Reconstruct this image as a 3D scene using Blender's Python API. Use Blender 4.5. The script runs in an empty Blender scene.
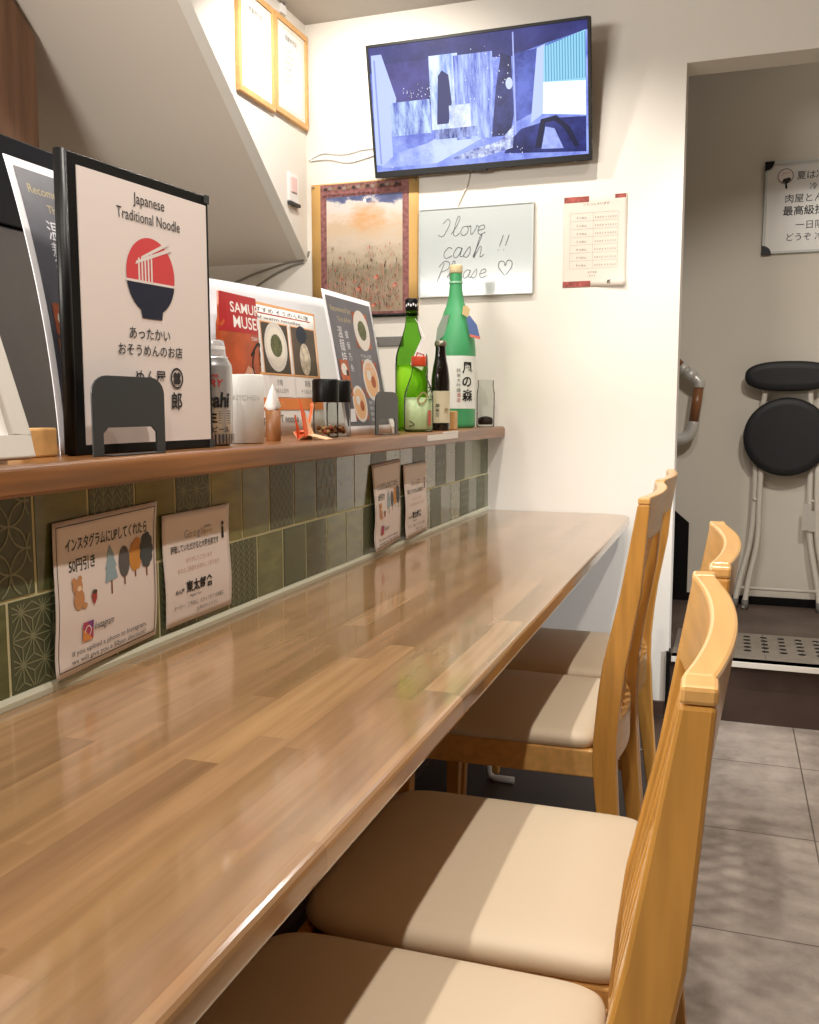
import bpy, bmesh, math, random
from mathutils import Vector, Matrix
random.seed(7)
S = bpy.context.scene
COL = S.collection
PI = math.pi

# ------------------------------------------------------------------ materials
def lin(h):
    h = h.lstrip('#')
    out = []
    for i in (0, 2, 4):
        c = int(h[i:i+2], 16)/255
        out.append(c/12.92 if c <= .04045 else ((c+.055)/1.055)**2.4)
    return out + [1]
MATS = {}
def mat(name, col, rough=.5, metal=0, coat=0, trans=0, ior=1.45, emit=None, estr=1, noise=0, nscale=8, bump=0, bscale=200, spec=.5, stretch=None):
    if name in MATS: return MATS[name]
    m = bpy.data.materials.new(name); m.use_nodes = True
    nt = m.node_tree; b = nt.nodes['Principled BSDF']
    c = lin(col)
    b.inputs['Base Color'].default_value = c
    b.inputs['Roughness'].default_value = rough
    b.inputs['Metallic'].default_value = metal
    b.inputs['Coat Weight'].default_value = coat
    b.inputs['Coat Roughness'].default_value = .08
    b.inputs['Transmission Weight'].default_value = trans
    b.inputs['IOR'].default_value = ior
    b.inputs['Specular IOR Level'].default_value = spec
    if emit:
        b.inputs['Emission Color'].default_value = lin(emit)
        b.inputs['Emission Strength'].default_value = estr
    if noise or bump:
        tc = nt.nodes.new('ShaderNodeTexCoord')
        src = tc.outputs['Object']
        if stretch:
            mp = nt.nodes.new('ShaderNodeMapping'); mp.inputs['Scale'].default_value = stretch
            nt.links.new(src, mp.inputs['Vector']); src = mp.outputs['Vector']
    if noise:
        n = nt.nodes.new('ShaderNodeTexNoise'); n.inputs['Scale'].default_value = nscale
        n.inputs['Detail'].default_value = 6
        nt.links.new(src, n.inputs['Vector'])
        r = nt.nodes.new('ShaderNodeValToRGB')
        r.color_ramp.elements[0].position = .3; r.color_ramp.elements[1].position = .7
        r.color_ramp.elements[0].color = [x*(1-noise) for x in c[:3]]+[1]
        r.color_ramp.elements[1].color = [min(1, x*(1+noise)) for x in c[:3]]+[1]
        nt.links.new(n.outputs['Fac'], r.inputs['Fac'])
        nt.links.new(r.outputs['Color'], b.inputs['Base Color'])
    if bump:
        n2 = nt.nodes.new('ShaderNodeTexNoise'); n2.inputs['Scale'].default_value = bscale
        nt.links.new(src, n2.inputs['Vector'])
        bp = nt.nodes.new('ShaderNodeBump'); bp.inputs['Strength'].default_value = bump; bp.inputs['Distance'].default_value = .002
        nt.links.new(n2.outputs['Fac'], bp.inputs['Height'])
        nt.links.new(bp.outputs['Normal'], b.inputs['Normal'])
    MATS[name] = m
    return m

def math_node(nt, op, a, b=None):
    n = nt.nodes.new('ShaderNodeMath'); n.operation = op
    for i, v in enumerate((a, b)):
        if v is None: continue
        if isinstance(v, (int, float)): n.inputs[i].default_value = v
        else: nt.links.new(v, n.inputs[i])
    return n.outputs[0]

def wood_blocks():
    """butcher-block: strips along Y, every stave its own tone, grain along Y"""
    m = bpy.data.materials.new('butcher_block'); m.use_nodes = True
    nt = m.node_tree; b = nt.nodes['Principled BSDF']
    tc = nt.nodes.new('ShaderNodeTexCoord'); sp = nt.nodes.new('ShaderNodeSeparateXYZ')
    nt.links.new(tc.outputs['Object'], sp.inputs[0])
    row = math_node(nt, 'FLOOR', math_node(nt, 'DIVIDE', sp.outputs[0], .040))
    wn = nt.nodes.new('ShaderNodeTexWhiteNoise'); wn.noise_dimensions = '1D'; nt.links.new(row, wn.inputs['W'])
    ln = math_node(nt, 'ADD', math_node(nt, 'MULTIPLY', wn.outputs['Value'], 13.7), math_node(nt, 'DIVIDE', sp.outputs[1], .42))
    seg = math_node(nt, 'FLOOR', ln)
    cb = nt.nodes.new('ShaderNodeCombineXYZ'); nt.links.new(row, cb.inputs[0]); nt.links.new(seg, cb.inputs[1])
    w2 = nt.nodes.new('ShaderNodeTexWhiteNoise'); w2.noise_dimensions = '3D'; nt.links.new(cb.outputs[0], w2.inputs['Vector'])
    r = nt.nodes.new('ShaderNodeValToRGB')
    els = r.color_ramp.elements
    els[0].position = 0; els[0].color = lin('957353'); els[1].position = 1; els[1].color = lin('bd9669')
    for p, c in ((.15, '99774f'), (.5, 'a07c58'), (.85, 'ab8660')):
        e = els.new(p); e.color = lin(c)
    nt.links.new(w2.outputs['Value'], r.inputs['Fac'])
    mp = nt.nodes.new('ShaderNodeMapping'); mp.inputs['Scale'].default_value = (60, 3.5, 60)
    va = nt.nodes.new('ShaderNodeVectorMath'); va.operation = 'ADD'
    nt.links.new(tc.outputs['Object'], va.inputs[0]); nt.links.new(w2.outputs['Color'], va.inputs[1])
    nt.links.new(va.outputs[0], mp.inputs['Vector'])
    n = nt.nodes.new('ShaderNodeTexNoise'); n.inputs['Scale'].default_value = 1; n.inputs['Detail'].default_value = 5
    nt.links.new(mp.outputs[0], n.inputs['Vector'])
    mx = nt.nodes.new('ShaderNodeMix'); mx.data_type = 'RGBA'; mx.blend_type = 'MULTIPLY'
    mx.inputs['Factor'].default_value = .55
    r2 = nt.nodes.new('ShaderNodeValToRGB')
    r2.color_ramp.elements[0].position = .3; r2.color_ramp.elements[0].color = (.5, .46, .42, 1)
    r2.color_ramp.elements[1].position = .65; r2.color_ramp.elements[1].color = (1, 1, 1, 1)
    nt.links.new(n.outputs['Fac'], r2.inputs['Fac'])
    nt.links.new(r.outputs['Color'], mx.inputs['A']); nt.links.new(r2.outputs['Color'], mx.inputs['B'])
    nt.links.new(mx.outputs['Result'], b.inputs['Base Color'])
    n3 = nt.nodes.new('ShaderNodeTexNoise'); n3.inputs['Scale'].default_value = 9; n3.inputs['Detail'].default_value = 4
    nt.links.new(tc.outputs['Object'], n3.inputs['Vector'])
    mr = nt.nodes.new('ShaderNodeMapRange'); mr.inputs['To Min'].default_value = .10; mr.inputs['To Max'].default_value = .26
    nt.links.new(n3.outputs['Fac'], mr.inputs['Value']); nt.links.new(mr.outputs[0], b.inputs['Roughness'])
    b.inputs['Coat Weight'].default_value = .6; b.inputs['Coat Roughness'].default_value = .07
    return m

def floor_tiles():
    m = bpy.data.materials.new('grey_floor_tile'); m.use_nodes = True
    nt = m.node_tree; b = nt.nodes['Principled BSDF']
    tc = nt.nodes.new('ShaderNodeTexCoord')
    mp = nt.nodes.new('ShaderNodeMapping'); mp.inputs['Location'].default_value = (-.2385+.004, -2.397, 0)
    nt.links.new(tc.outputs['Object'], mp.inputs['Vector'])
    br = nt.nodes.new('ShaderNodeTexBrick')
    br.offset = 0; br.inputs['Scale'].default_value = 1
    br.inputs['Brick Width'].default_value = .49; br.inputs['Row Height'].default_value = .49
    br.inputs['Mortar Size'].default_value = .002; br.inputs['Mortar Smooth'].default_value = .1
    br.inputs['Color1'].default_value = (1, 1, 1, 1); br.inputs['Color2'].default_value = (.86, .86, .86, 1); br.inputs['Mortar'].default_value = (.3, .28, .26, 1)
    nt.links.new(mp.outputs[0], br.inputs['Vector'])
    n = nt.nodes.new('ShaderNodeTexNoise'); n.inputs['Scale'].default_value = 5; n.inputs['Detail'].default_value = 9; n.inputs['Roughness'].default_value = .68
    nt.links.new(tc.outputs['Object'], n.inputs['Vector'])
    r = nt.nodes.new('ShaderNodeValToRGB'); e = r.color_ramp.elements
    e[0].position = .3; e[0].color = lin('857a71'); e[1].position = .7; e[1].color = lin('cdc0b4')
    k = e.new(.5); k.color = lin('b0a49a')
    nt.links.new(n.outputs['Fac'], r.inputs['Fac'])
    mx = nt.nodes.new('ShaderNodeMix'); mx.data_type = 'RGBA'; mx.blend_type = 'MULTIPLY'; mx.inputs['Factor'].default_value = 1
    nt.links.new(r.outputs['Color'], mx.inputs['A']); nt.links.new(br.outputs['Color'], mx.inputs['B'])
    nt.links.new(mx.outputs['Result'], b.inputs['Base Color'])
    b.inputs['Roughness'].default_value = .5
    return m

WALL = mat('wall_white', 'e8e3da', .75, bump=.12, bscale=350)
BEIGE = mat('stair_beige', 'd9cfc2', .8, bump=.1, bscale=350)
CEIL = mat('ceiling_paint', 'b9b3ab', .9)
ALC = mat('alcove_paint', 'dcd5c8', .8, bump=.1, bscale=300)
DKBROWN = mat('dark_brown_panel', '493830', .45, noise=.25, nscale=6)
DKVINYL = mat('dark_vinyl', '5a4c44', .5, noise=.3, nscale=7)
TABLE = wood_blocks()
SHELF = mat('shelf_wood', '835428', .35, noise=.45, nscale=2.2, stretch=(12, 1, 25), coat=.3)
OAK = mat('honey_wood', 'db9f4e', .32, noise=.16, nscale=3, stretch=(20, 20, 2.0), coat=.3)
OAKH = mat('honey_wood_rail', 'e2ae68', .32, noise=.12, nscale=3, stretch=(20, 2, 20), coat=.3)
VINYL = mat('seat_vinyl', 'e2cfb3', .42, bump=.05, bscale=500)
PALEWOOD = mat('pale_wood', 'd9a96c', .45, noise=.12, nscale=4, stretch=(2, 14, 14))
STEEL = mat('brushed_steel', 'b5b2ac', .3, metal=1)
CREAMPIPE = mat('cream_pipe', 'd8d2c6', .35)
BLACK = mat('black_plastic', '0d0d0d', .4, spec=.3)
BLACKM = mat('black_leather', '1d1e20', .55, bump=.2, bscale=250)
DGREY = mat('dark_grey_metal', '36393b', .4)
PAPER = mat('white_paper', 'f1eeea', .55)
PAPERW = mat('paper_pinkish', 'e4d9d3', .5)
INKP = mat('tag_grey_paper', 'c4bfb4', .6)
INK = mat('ink_black', '1b1a1a', .6)
INKG = mat('ink_grey', '777470', .6)
def thin_glass(name, tint, gloss=.12, rough=.04):
    m = bpy.data.materials.new(name); m.use_nodes = True; nt = m.node_tree
    for n in list(nt.nodes): nt.nodes.remove(n)
    o = nt.nodes.new('ShaderNodeOutputMaterial'); mx = nt.nodes.new('ShaderNodeMixShader')
    tr = nt.nodes.new('ShaderNodeBsdfTransparent'); tr.inputs[0].default_value = lin(tint)
    gl = nt.nodes.new('ShaderNodeBsdfGlossy'); gl.inputs['Roughness'].default_value = rough
    lw = nt.nodes.new('ShaderNodeLayerWeight'); lw.inputs['Blend'].default_value = gloss*2
    nt.links.new(lw.outputs['Fresnel'], mx.inputs[0]); nt.links.new(tr.outputs[0], mx.inputs[1]); nt.links.new(gl.outputs[0], mx.inputs[2]); nt.links.new(mx.outputs[0], o.inputs[0])
    return m
CLEAR = thin_glass('clear_glass', 'f3f5f3', .05)
WHITEP = mat('white_plastic', 'eeeeec', .4)

# ------------------------------------------------------------------ mesh helpers
class MB:
    def __init__(s): s.v = []; s.f = []; s.m = []; s.mats = []; s.sm = []
    def mi(s, m):
        if m not in s.mats: s.mats.append(m)
        return s.mats.index(m)
    def add(s, vs, fs, m, smooth=False):
        o = len(s.v); k = s.mi(m)
        s.v += [Vector(p) for p in vs]
        for f in fs:
            s.f.append([i+o for i in f]); s.m.append(k); s.sm.append(smooth)
        return s
    def box(s, a, b, m):
        x0, y0, z0 = a; x1, y1, z1 = b
        vs = [(x0,y0,z0),(x1,y0,z0),(x1,y1,z0),(x0,y1,z0),(x0,y0,z1),(x1,y0,z1),(x1,y1,z1),(x0,y1,z1)]
        return s.add(vs, [(0,3,2,1),(4,5,6,7),(0,1,5,4),(1,2,6,5),(2,3,7,6),(3,0,4,7)], m)
    def prism(s, pts, axis, a, b, m, smooth=False):
        """extrude a polygon of 2D pts along axis from a to b"""
        def put(p, t):
            return {'x': (t, p[0], p[1]), 'y': (p[0], t, p[1]), 'z': (p[0], p[1], t)}[axis]
        n = len(pts)
        vs = [put(p, a) for p in pts] + [put(p, b) for p in pts]
        s.add(vs, [list(range(n))[::-1], list(range(n, 2*n))], m)
        o = len(s.v)-2*n
        k = s.mi(m)
        for i in range(n):
            j = (i+1) % n
            s.f.append([o+i, o+j, o+n+j, o+n+i]); s.m.append(k); s.sm.append(smooth)
        return s
    def loops(s, rings, m, cap0=True, cap1=True, smooth=True, closed=True):
        n = len(rings[0]); vs = [p for r in rings for p in r]; fs = []
        for i in range(len(rings)-1):
            for j in range(n if closed else n-1):
                k = (j+1) % n
                fs.append((i*n+j, i*n+k, (i+1)*n+k, (i+1)*n+j))
        s.add(vs, fs, m, smooth)
        if cap0: s.add(rings[0], [list(range(n))[::-1]], m)
        if cap1: s.add(rings[-1], [list(range(n))], m)
        return s
    def lathe(s, prof, c, m, n=32, cap0=True, cap1=True):
        return s.loops([[(c[0]+r*math.cos(2*PI*k/n), c[1]+r*math.sin(2*PI*k/n), c[2]+z) for k in range(n)] for r, z in prof], m, cap0, cap1)
    def tube(s, pts, r, m, n=12, cap=True):
        pts = [Vector(p) for p in pts]; rings = []
        up = Vector((0, 0, 1)); prev = None
        for i, p in enumerate(pts):
            t = (pts[min(i+1, len(pts)-1)]-pts[max(i-1, 0)]).normalized()
            if prev is None:
                a = t.cross(up)
                if a.length < .01: a = t.cross(Vector((1, 0, 0)))
            else:
                a = prev - t*prev.dot(t)
            a.normalize(); prev = a
            b = t.cross(a)
            rr = r[i] if isinstance(r, (list, tuple)) else r
            rings.append([p+a*rr*math.cos(2*PI*k/n)+b*rr*math.sin(2*PI*k/n) for k in range(n)])
        return s.loops(rings, m, cap, cap)
    def build(s, name, parent=None, loc=None, bevel=0, seg=2, rotz=0, wn=True):
        me = bpy.data.meshes.new(name)
        off = Vector(loc) if loc is not None else Vector()
        me.from_pydata([p-off for p in s.v], [], s.f)
        for m in s.mats: me.materials.append(m)
        for p, k, q in zip(me.polygons, s.m, s.sm): p.material_index = k; p.use_smooth = q
        bm = bmesh.new(); bm.from_mesh(me)
        bmesh.ops.remove_doubles(bm, verts=bm.verts, dist=1e-6)
        bmesh.ops.recalc_face_normals(bm, faces=bm.faces)
        bm.to_mesh(me); bm.free(); me.update()
        o = bpy.data.objects.new(name, me); COL.objects.link(o)
        o.location = off
        if parent is not None: o.parent = parent
        if bevel:
            md = o.modifiers.new('bevel', 'BEVEL'); md.width = bevel; md.segments = seg; md.limit_method = 'ANGLE'; md.angle_limit = .6
            md.harden_normals = False
        return o

def tag(o, label, cat, group=None):
    o['label'] = label; o['category'] = cat
    if group: o['group'] = group
    return o
def thing(name, label, cat, loc=(0, 0, 0), rotz=0, group=None):
    o = bpy.data.objects.new(name, None); o.empty_display_size = .05; COL.objects.link(o)
    o.location = loc; o.rotation_euler = (0, 0, rotz)
    return tag(o, label, cat, group)
def struct(o):
    o['kind'] = 'structure'; return o

def spline(pts, k=6, closed=False):
    pts = [Vector(p) for p in pts]; out = []
    n = len(pts)
    for i in range(n if closed else n-1):
        p0 = pts[(i-1) % n] if closed or i > 0 else pts[0]
        p1 = pts[i]; p2 = pts[(i+1) % n]
        p3 = pts[(i+2) % n] if closed or i+2 < n else pts[-1]
        for j in range(k):
            t = j/k
            out.append(.5*((2*p1)+(-p0+p2)*t+(2*p0-5*p1+4*p2-p3)*t*t+(-p0+3*p1-3*p2+p3)*t**3))
    if not closed: out.append(pts[-1])
    return out

_TXT = {}
def text_mesh(s, bold=0, shear=0):
    key = (s, bold, shear)
    if key not in _TXT:
        c = bpy.data.curves.new('t', 'FONT'); c.body = s; c.offset = bold; c.shear = shear; c.resolution_u = 3
        o = bpy.data.objects.new('t', c); COL.objects.link(o)
        bpy.context.view_layer.update()
        me = bpy.data.meshes.new_from_object(o.evaluated_get(bpy.context.evaluated_depsgraph_get()))
        vs = [(v.co.x, v.co.y) for v in me.vertices]; fs = [list(p.vertices) for p in me.polygons]
        bpy.data.objects.remove(o); bpy.data.curves.remove(c); bpy.data.meshes.remove(me)
        _TXT[key] = (vs, fs)
    return _TXT[key]

class Art:
    """flat printed matter: shapes in metres on a sheet (u right, v up), each layer a hair above the last"""
    def __init__(s): s.mb = MB(); s.h = .0007; s.step = .00004
    def lift(s): s.h += s.step
    def poly(s, pts, m):
        s.lift(); s.mb.add([(p[0], p[1], s.h) for p in pts], [list(range(len(pts)))], m); return s
    def rect(s, a, b, c, d, m): return s.poly([(a, b), (c, b), (c, d), (a, d)], m)
    def grid(s, a, b, c, d, m, nx=8, ny=8):
        s.lift()
        vs = [(a+(c-a)*i/nx, b+(d-b)*j/ny, s.h) for j in range(ny+1) for i in range(nx+1)]
        s.mb.add(vs, [(j*(nx+1)+i, j*(nx+1)+i+1, (j+1)*(nx+1)+i+1, (j+1)*(nx+1)+i) for j in range(ny) for i in range(nx)], m, True); return s
    def ell(s, u, v, a, b, m, n=28, t0=0, t1=2*PI):
        return s.poly([(u+a*math.cos(t0+(t1-t0)*k/n), v+b*math.sin(t0+(t1-t0)*k/n)) for k in range(n+(0 if t1-t0 > 6.28 else 1))], m)
    def stroke(s, pts, w, m, smooth=True, closed=False, lift=True):
        if lift: s.lift()
        p = [Vector((q[0], q[1], 0)) for q in pts]
        if smooth and len(p) > 2: p = spline(p, 5, closed)
        if closed: p.append(p[0])
        vs = []; fs = []
        for i, q in enumerate(p):
            t = p[min(i+1, len(p)-1)]-p[max(i-1, 0)]
            if t.length < 1e-9: t = Vector((1, 0, 0))
            t.normalize(); nn = Vector((-t.y, t.x, 0))*w/2
            vs += [(q.x+nn.x, q.y+nn.y, s.h), (q.x-nn.x, q.y-nn.y, s.h)]
        for i in range(len(p)-1): fs.append((2*i, 2*i+1, 2*i+3, 2*i+2))
        s.mb.add(vs, fs, m); return s
    def frame(s, a, b, c, d, w, m):
        s.lift()
        for r in ((a, b, c, b+w), (a, d-w, c, d), (a, b, a+w, d), (c-w, b, c, d)):
            k = s.h
            n = 10
            vert = r[3]-r[1] > r[2]-r[0]
            vs = []; fs = []
            for i in range(n+1):
                t = i/n
                if vert: y = r[1]+(r[3]-r[1])*t; vs += [(r[0], y, k), (r[2], y, k)]
                else: x = r[0]+(r[2]-r[0])*t; vs += [(x, r[1], k), (x, r[3], k)]
            for i in range(n): fs.append((2*i, 2*i+1, 2*i+3, 2*i+2))
            s.mb.add(vs, fs, m)
        return s
    def text(s, body, u, v, size, m, align='l', bold=0, shear=0, width=None, rot=0):
        s.lift()
        vs, fs = text_mesh(body, bold, shear)
        if not vs: return s
        x0 = min(p[0] for p in vs); x1 = max(p[0] for p in vs)
        sx = size if width is None else width/(x1-x0)
        o = {'l': x0, 'c': (x0+x1)/2, 'r': x1}[align]
        cr, sr = math.cos(rot), math.sin(rot)
        out = []
        for p in vs:
            a = (p[0]-o)*sx; b = p[1]*size
            out.append((u+a*cr-b*sr, v+a*sr+b*cr, s.h))
        s.mb.add(out, fs, m); return s
    def build(s, name, fn, parent=None, loc=None):
        s.mb.v = [Vector(fn(p.x, p.y, p.z)) for p in s.mb.v]
        me = bpy.data.meshes.new(name)
        off = Vector(loc) if loc is not None else Vector()
        me.from_pydata([p-off for p in s.mb.v], [], s.mb.f)
        for m in s.mb.mats: me.materials.append(m)
        for p, k in zip(me.polygons, s.mb.m): p.material_index = k
        me.update()
        o = bpy.data.objects.new(name, me); COL.objects.link(o); o.location = off
        if parent is not None: o.parent = parent
        return o
def plane(o, U, V):
    o = Vector(o); U = Vector(U).normalized(); V = Vector(V).normalized(); N = U.cross(V)
    return lambda u, v, h: o+U*u+V*v+N*h
def sheet(name, w, h, fn, m, parent=None, th=.0008, back=None, n=14, loc=None):
    """a paper sheet with its own thickness, following fn"""
    mb = MB()
    A = [[fn(w*i/n, h*j/n, .0003) for i in range(n+1)] for j in range(n+1)]
    B = [[fn(w*i/n, h*j/n, .0003-th) for i in range(n+1)] for j in range(n+1)]
    q = n+1
    mb.add([p for r in A for p in r], [(j*q+i, j*q+i+1, (j+1)*q+i+1, (j+1)*q+i) for j in range(n) for i in range(n)], m, True)
    mb.add([p for r in B for p in r], [(j*q+i, (j+1)*q+i, (j+1)*q+i+1, j*q+i+1) for j in range(n) for i in range(n)], back or m, True)
    ring = [(i, 0) for i in range(n)]+[(n, j) for j in range(n)]+[(n-i, n) for i in range(n)]+[(0, n-j) for j in range(n)]
    vs = [A[j][i] for i, j in ring]+[B[j][i] for i, j in ring]; k = len(ring)
    mb.add(vs, [(i, (i+1) % k, k+(i+1) % k, k+i) for i in range(k)], m)
    return mb.build(name, parent, loc=loc)

def copy_tree(o, parent=None):
    c = o.copy(); COL.objects.link(c); c.parent = parent
    for ch in list(o.children): copy_tree(ch, c)
    return c

# ------------------------------------------------------------------ dimensions
XT, YW, EYE = -.811, 3.224, 1.062      # tiled counter face, far wall, eye height
ZT, ZS = .702, .998                    # table top, shelf top
XL = -1.508                            # stair side wall
CZ = 2.438
def slopez(y): return 1.602+.805*(3.227-y)
OX = -.172                             # left edge of the opening to the alcove
YB = 4.22                              # alcove back wall
STEP = .22

# ------------------------------------------------------------------ room shell
struct(MB().box((-3.0, -1.8, -.05), (1.7, 3.26, 0), floor_tiles()).build('floor'))
struct(MB().box((XL, -1.8, CZ), (1.7, YW+.128, CZ+.05), CEIL).build('ceiling'))
struct(MB().box((-3.0, -1.8, CZ), (XL, 2.19, CZ+.05), CEIL).build('ceiling_kitchen'))
# sloped underside of the stairs
mb = MB()
y0, y1 = 2.10, 3.224
mb.add([(-3.0, y1, slopez(y1)), (XL-.04, y1, slopez(y1)), (XL-.04, y0, slopez(y0)), (-3.0, y0, slopez(y0)),
        (-3.0, y1, slopez(y1)+.06), (XL-.04, y1, slopez(y1)+.06), (XL-.04, y0, slopez(y0)+.06), (-3.0, y0, slopez(y0)+.06)],
       [(0,1,2,3),(4,7,6,5),(0,4,5,1),(1,5,6,2),(2,6,7,3),(3,7,4,0)], BEIGE)
struct(mb.build('ceiling_slope'))
# stair side wall: triangle above the slope
mb = MB()
mb.prism([(YW, slopez(YW)), (YW, CZ), (2.19, CZ), (2.19, slopez(2.19))], 'x', XL-.04, XL, WALL)
struct(mb.build('wall_left'))
# far wall with the opening
mb = MB()
mb.box((-3.0, YW, 0), (OX, YW+.128, CZ), WALL)
mb.box((OX, YW, 2.155), (1.7, YW+.128, CZ), WALL)
mb.box((.95, YW, 0), (1.7, YW+.128, 2.155), WALL)
struct(mb.build('wall_far'))
FAR = mat('room_wall_dim', '8a7a6a', .7, noise=.1, nscale=3)  # colour of the unseen walls, darkened to cut bounced light
struct(MB().box((1.7, -1.8, 0), (1.78, YW+.128, CZ), FAR).build('wall_right'))
struct(MB().box((-3.0, -1.88, 0), (1.7, -1.8, CZ), FAR).build('wall_back'))
struct(MB().box((-3.08, -1.8, 0), (-3.0, YW, CZ), BEIGE).build('wall_kitchen'))
# alcove
struct(MB().box((-1.5, YB, 0), (1.3, YB+.06, 2.9), ALC).build('wall_alcove'))
struct(MB().box((1.3, YW+.128, 0), (1.36, YB+.06, 2.9), ALC).build('wall_alcove_right'))
struct(MB().box((-1.56, YW+.128, 0), (-1.5, YB+.06, 2.9), ALC).build('wall_alcove_left'))
struct(MB().box((-1.56, YW+.128, 2.9), (1.36, YB+.06, 2.95), CEIL).build('ceiling_alcove'))
mb = MB(); mb.box((OX+.002, 3.262, 0), (.948, YB, STEP-.012), DKBROWN)
mb.box((-1.5, YW+.13, 0), (OX+.002, YB, STEP-.012), DKBROWN)
mb.box((OX+.002, 3.262, STEP-.012), (.948, YB, STEP), DKVINYL); mb.box((-1.5, YW+.13, STEP-.012), (OX+.002, YB, STEP), DKVINYL)
struct(mb.build('floor_step'))
struct(MB().box((OX-.006, 3.208, 0), (OX+.006, 3.262, .238), BLACK).build('trim_1'))
struct(MB().box((-.155, YB-.01, STEP), (1.3, YB, STEP+.035), BLACK).build('baseboard_alcove'))
struct(MB().box((-.80, YW-.012, 0), (OX-.008, YW, .06), DKBROWN).build('baseboard_far'))
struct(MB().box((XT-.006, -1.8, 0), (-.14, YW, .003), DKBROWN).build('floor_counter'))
mb = MB(); mb.box((XT, 2.872, .003), (-.14, 2.882, .006), STEEL); struct(mb.build('trim_8'))
mb = MB(); mb.box((XT, YW-.022, .003), (-.14, YW-.013, .006), STEEL); struct(mb.build('trim_9'))
# black stair skirting on the alcove wall and the first stairs going up to the left
mb = MB(); mb.prism([(-.155, STEP), (-.155, .563), (-.21, .61), (-1.4, 1.65), (-1.4, STEP)], 'y', YB-.014, YB, BLACK)
struct(mb.build('trim_2'))
mb = MB()
for k in range(5): mb.box((-.30-.25*(k+1), 3.36, STEP), (-.30-.25*k, YB-.02, STEP+.19*(k+1)), DKVINYL)
struct(mb.build('trim_3'))
# stainless perforated edge plate
PERF = mat('plate_steel', '8f867c', .4, metal=.35, noise=.12, nscale=14)
HOLE = mat('hole_dark', '17130f', .7)
mb = MB(); mb.box((OX+.01, 3.214, STEP), (.94, 3.64, STEP+.003), PERF)
mb.box((OX+.01, 3.210, STEP-.016), (.94, 3.2615, STEP+.003), CREAMPIPE)
plate = struct(mb.build('trim_4', bevel=.0015))
mb = MB()
for i in range(-2, 9):
    for j in range(5):
        x = .085+.0585*i; y = 3.375+.052*j
        if x < OX+.03: continue
        n = 16
        mb.lathe([(.0125, 0), (.0125, .0012)], (x, y, STEP+.0025), HOLE, n=n)
        mb.lathe([(.016, 0), (.016, .0006)], (x, y, STEP+.0025), STEEL, n=n)
struct(mb.build('trim_5', plate))
mb = MB(); mb.box((.14, 3.216, STEP+.0031), (.1412, 3.64, STEP+.0035), HOLE)
struct(mb.build('trim_6', plate))

# counter wall under the shelf, with tiles
GROUT = mat('tile_grout', 'cbc79f', .7)
mb = MB(); mb.box((-1.09, -.9, .66), (XT-.0012, YW, .9615), GROUT)
mb.box((-1.09, -.9, 0), (XT-.006, YW, .66), DKBROWN)
struct(mb.build('wall_counter'))
TG = [mat('tile_green_%s' % n, c, .16, noise=.22, nscale=5, stretch=(1, 3, 9), coat=.4) for n, c in (('a', '666b40'), ('b', '595f39'), ('c', '707247'), ('d', '4b5235'))]
TP = mat('tile_pattern_base', '51573f', .32)
TR = mat('tile_pattern_relief', '838769', .35)
tb = MB()
def clip_lines(lines, y0, y1, z0, z1, w=.0022):
    for ln in lines:
        x = XT+.0005+random.random()*.0003
        for (a, b), (c, d) in zip(ln[:-1], ln[1:]):
            my, mz = (a+c)/2, (b+d)/2
            if not (y0+.003 < my < y1-.003 and z0+.003 < mz < z1-.003): continue
            L = math.hypot(c-a, d-b)
            if L < 1e-6: continue
            ny, nz = -(d-b)/L*w/2, (c-a)/L*w/2
            tb.add([(x, a+ny, b+nz), (x, a-ny, b-nz), (x, c-ny, d-nz), (x, c+ny, d+nz)], [(0, 1, 2, 3)], TR)
def seg(p, q, n=6): return [(p[0]+(q[0]-p[0])*k/n, p[1]+(q[1]-p[1])*k/n) for k in range(n+1)]
def circ(cy, cz, r, n=28, t0=0, t1=2*PI): return [(cy+r*math.cos(t0+(t1-t0)*k/n), cz+r*math.sin(t0+(t1-t0)*k/n)) for k in range(n+1)]
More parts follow.
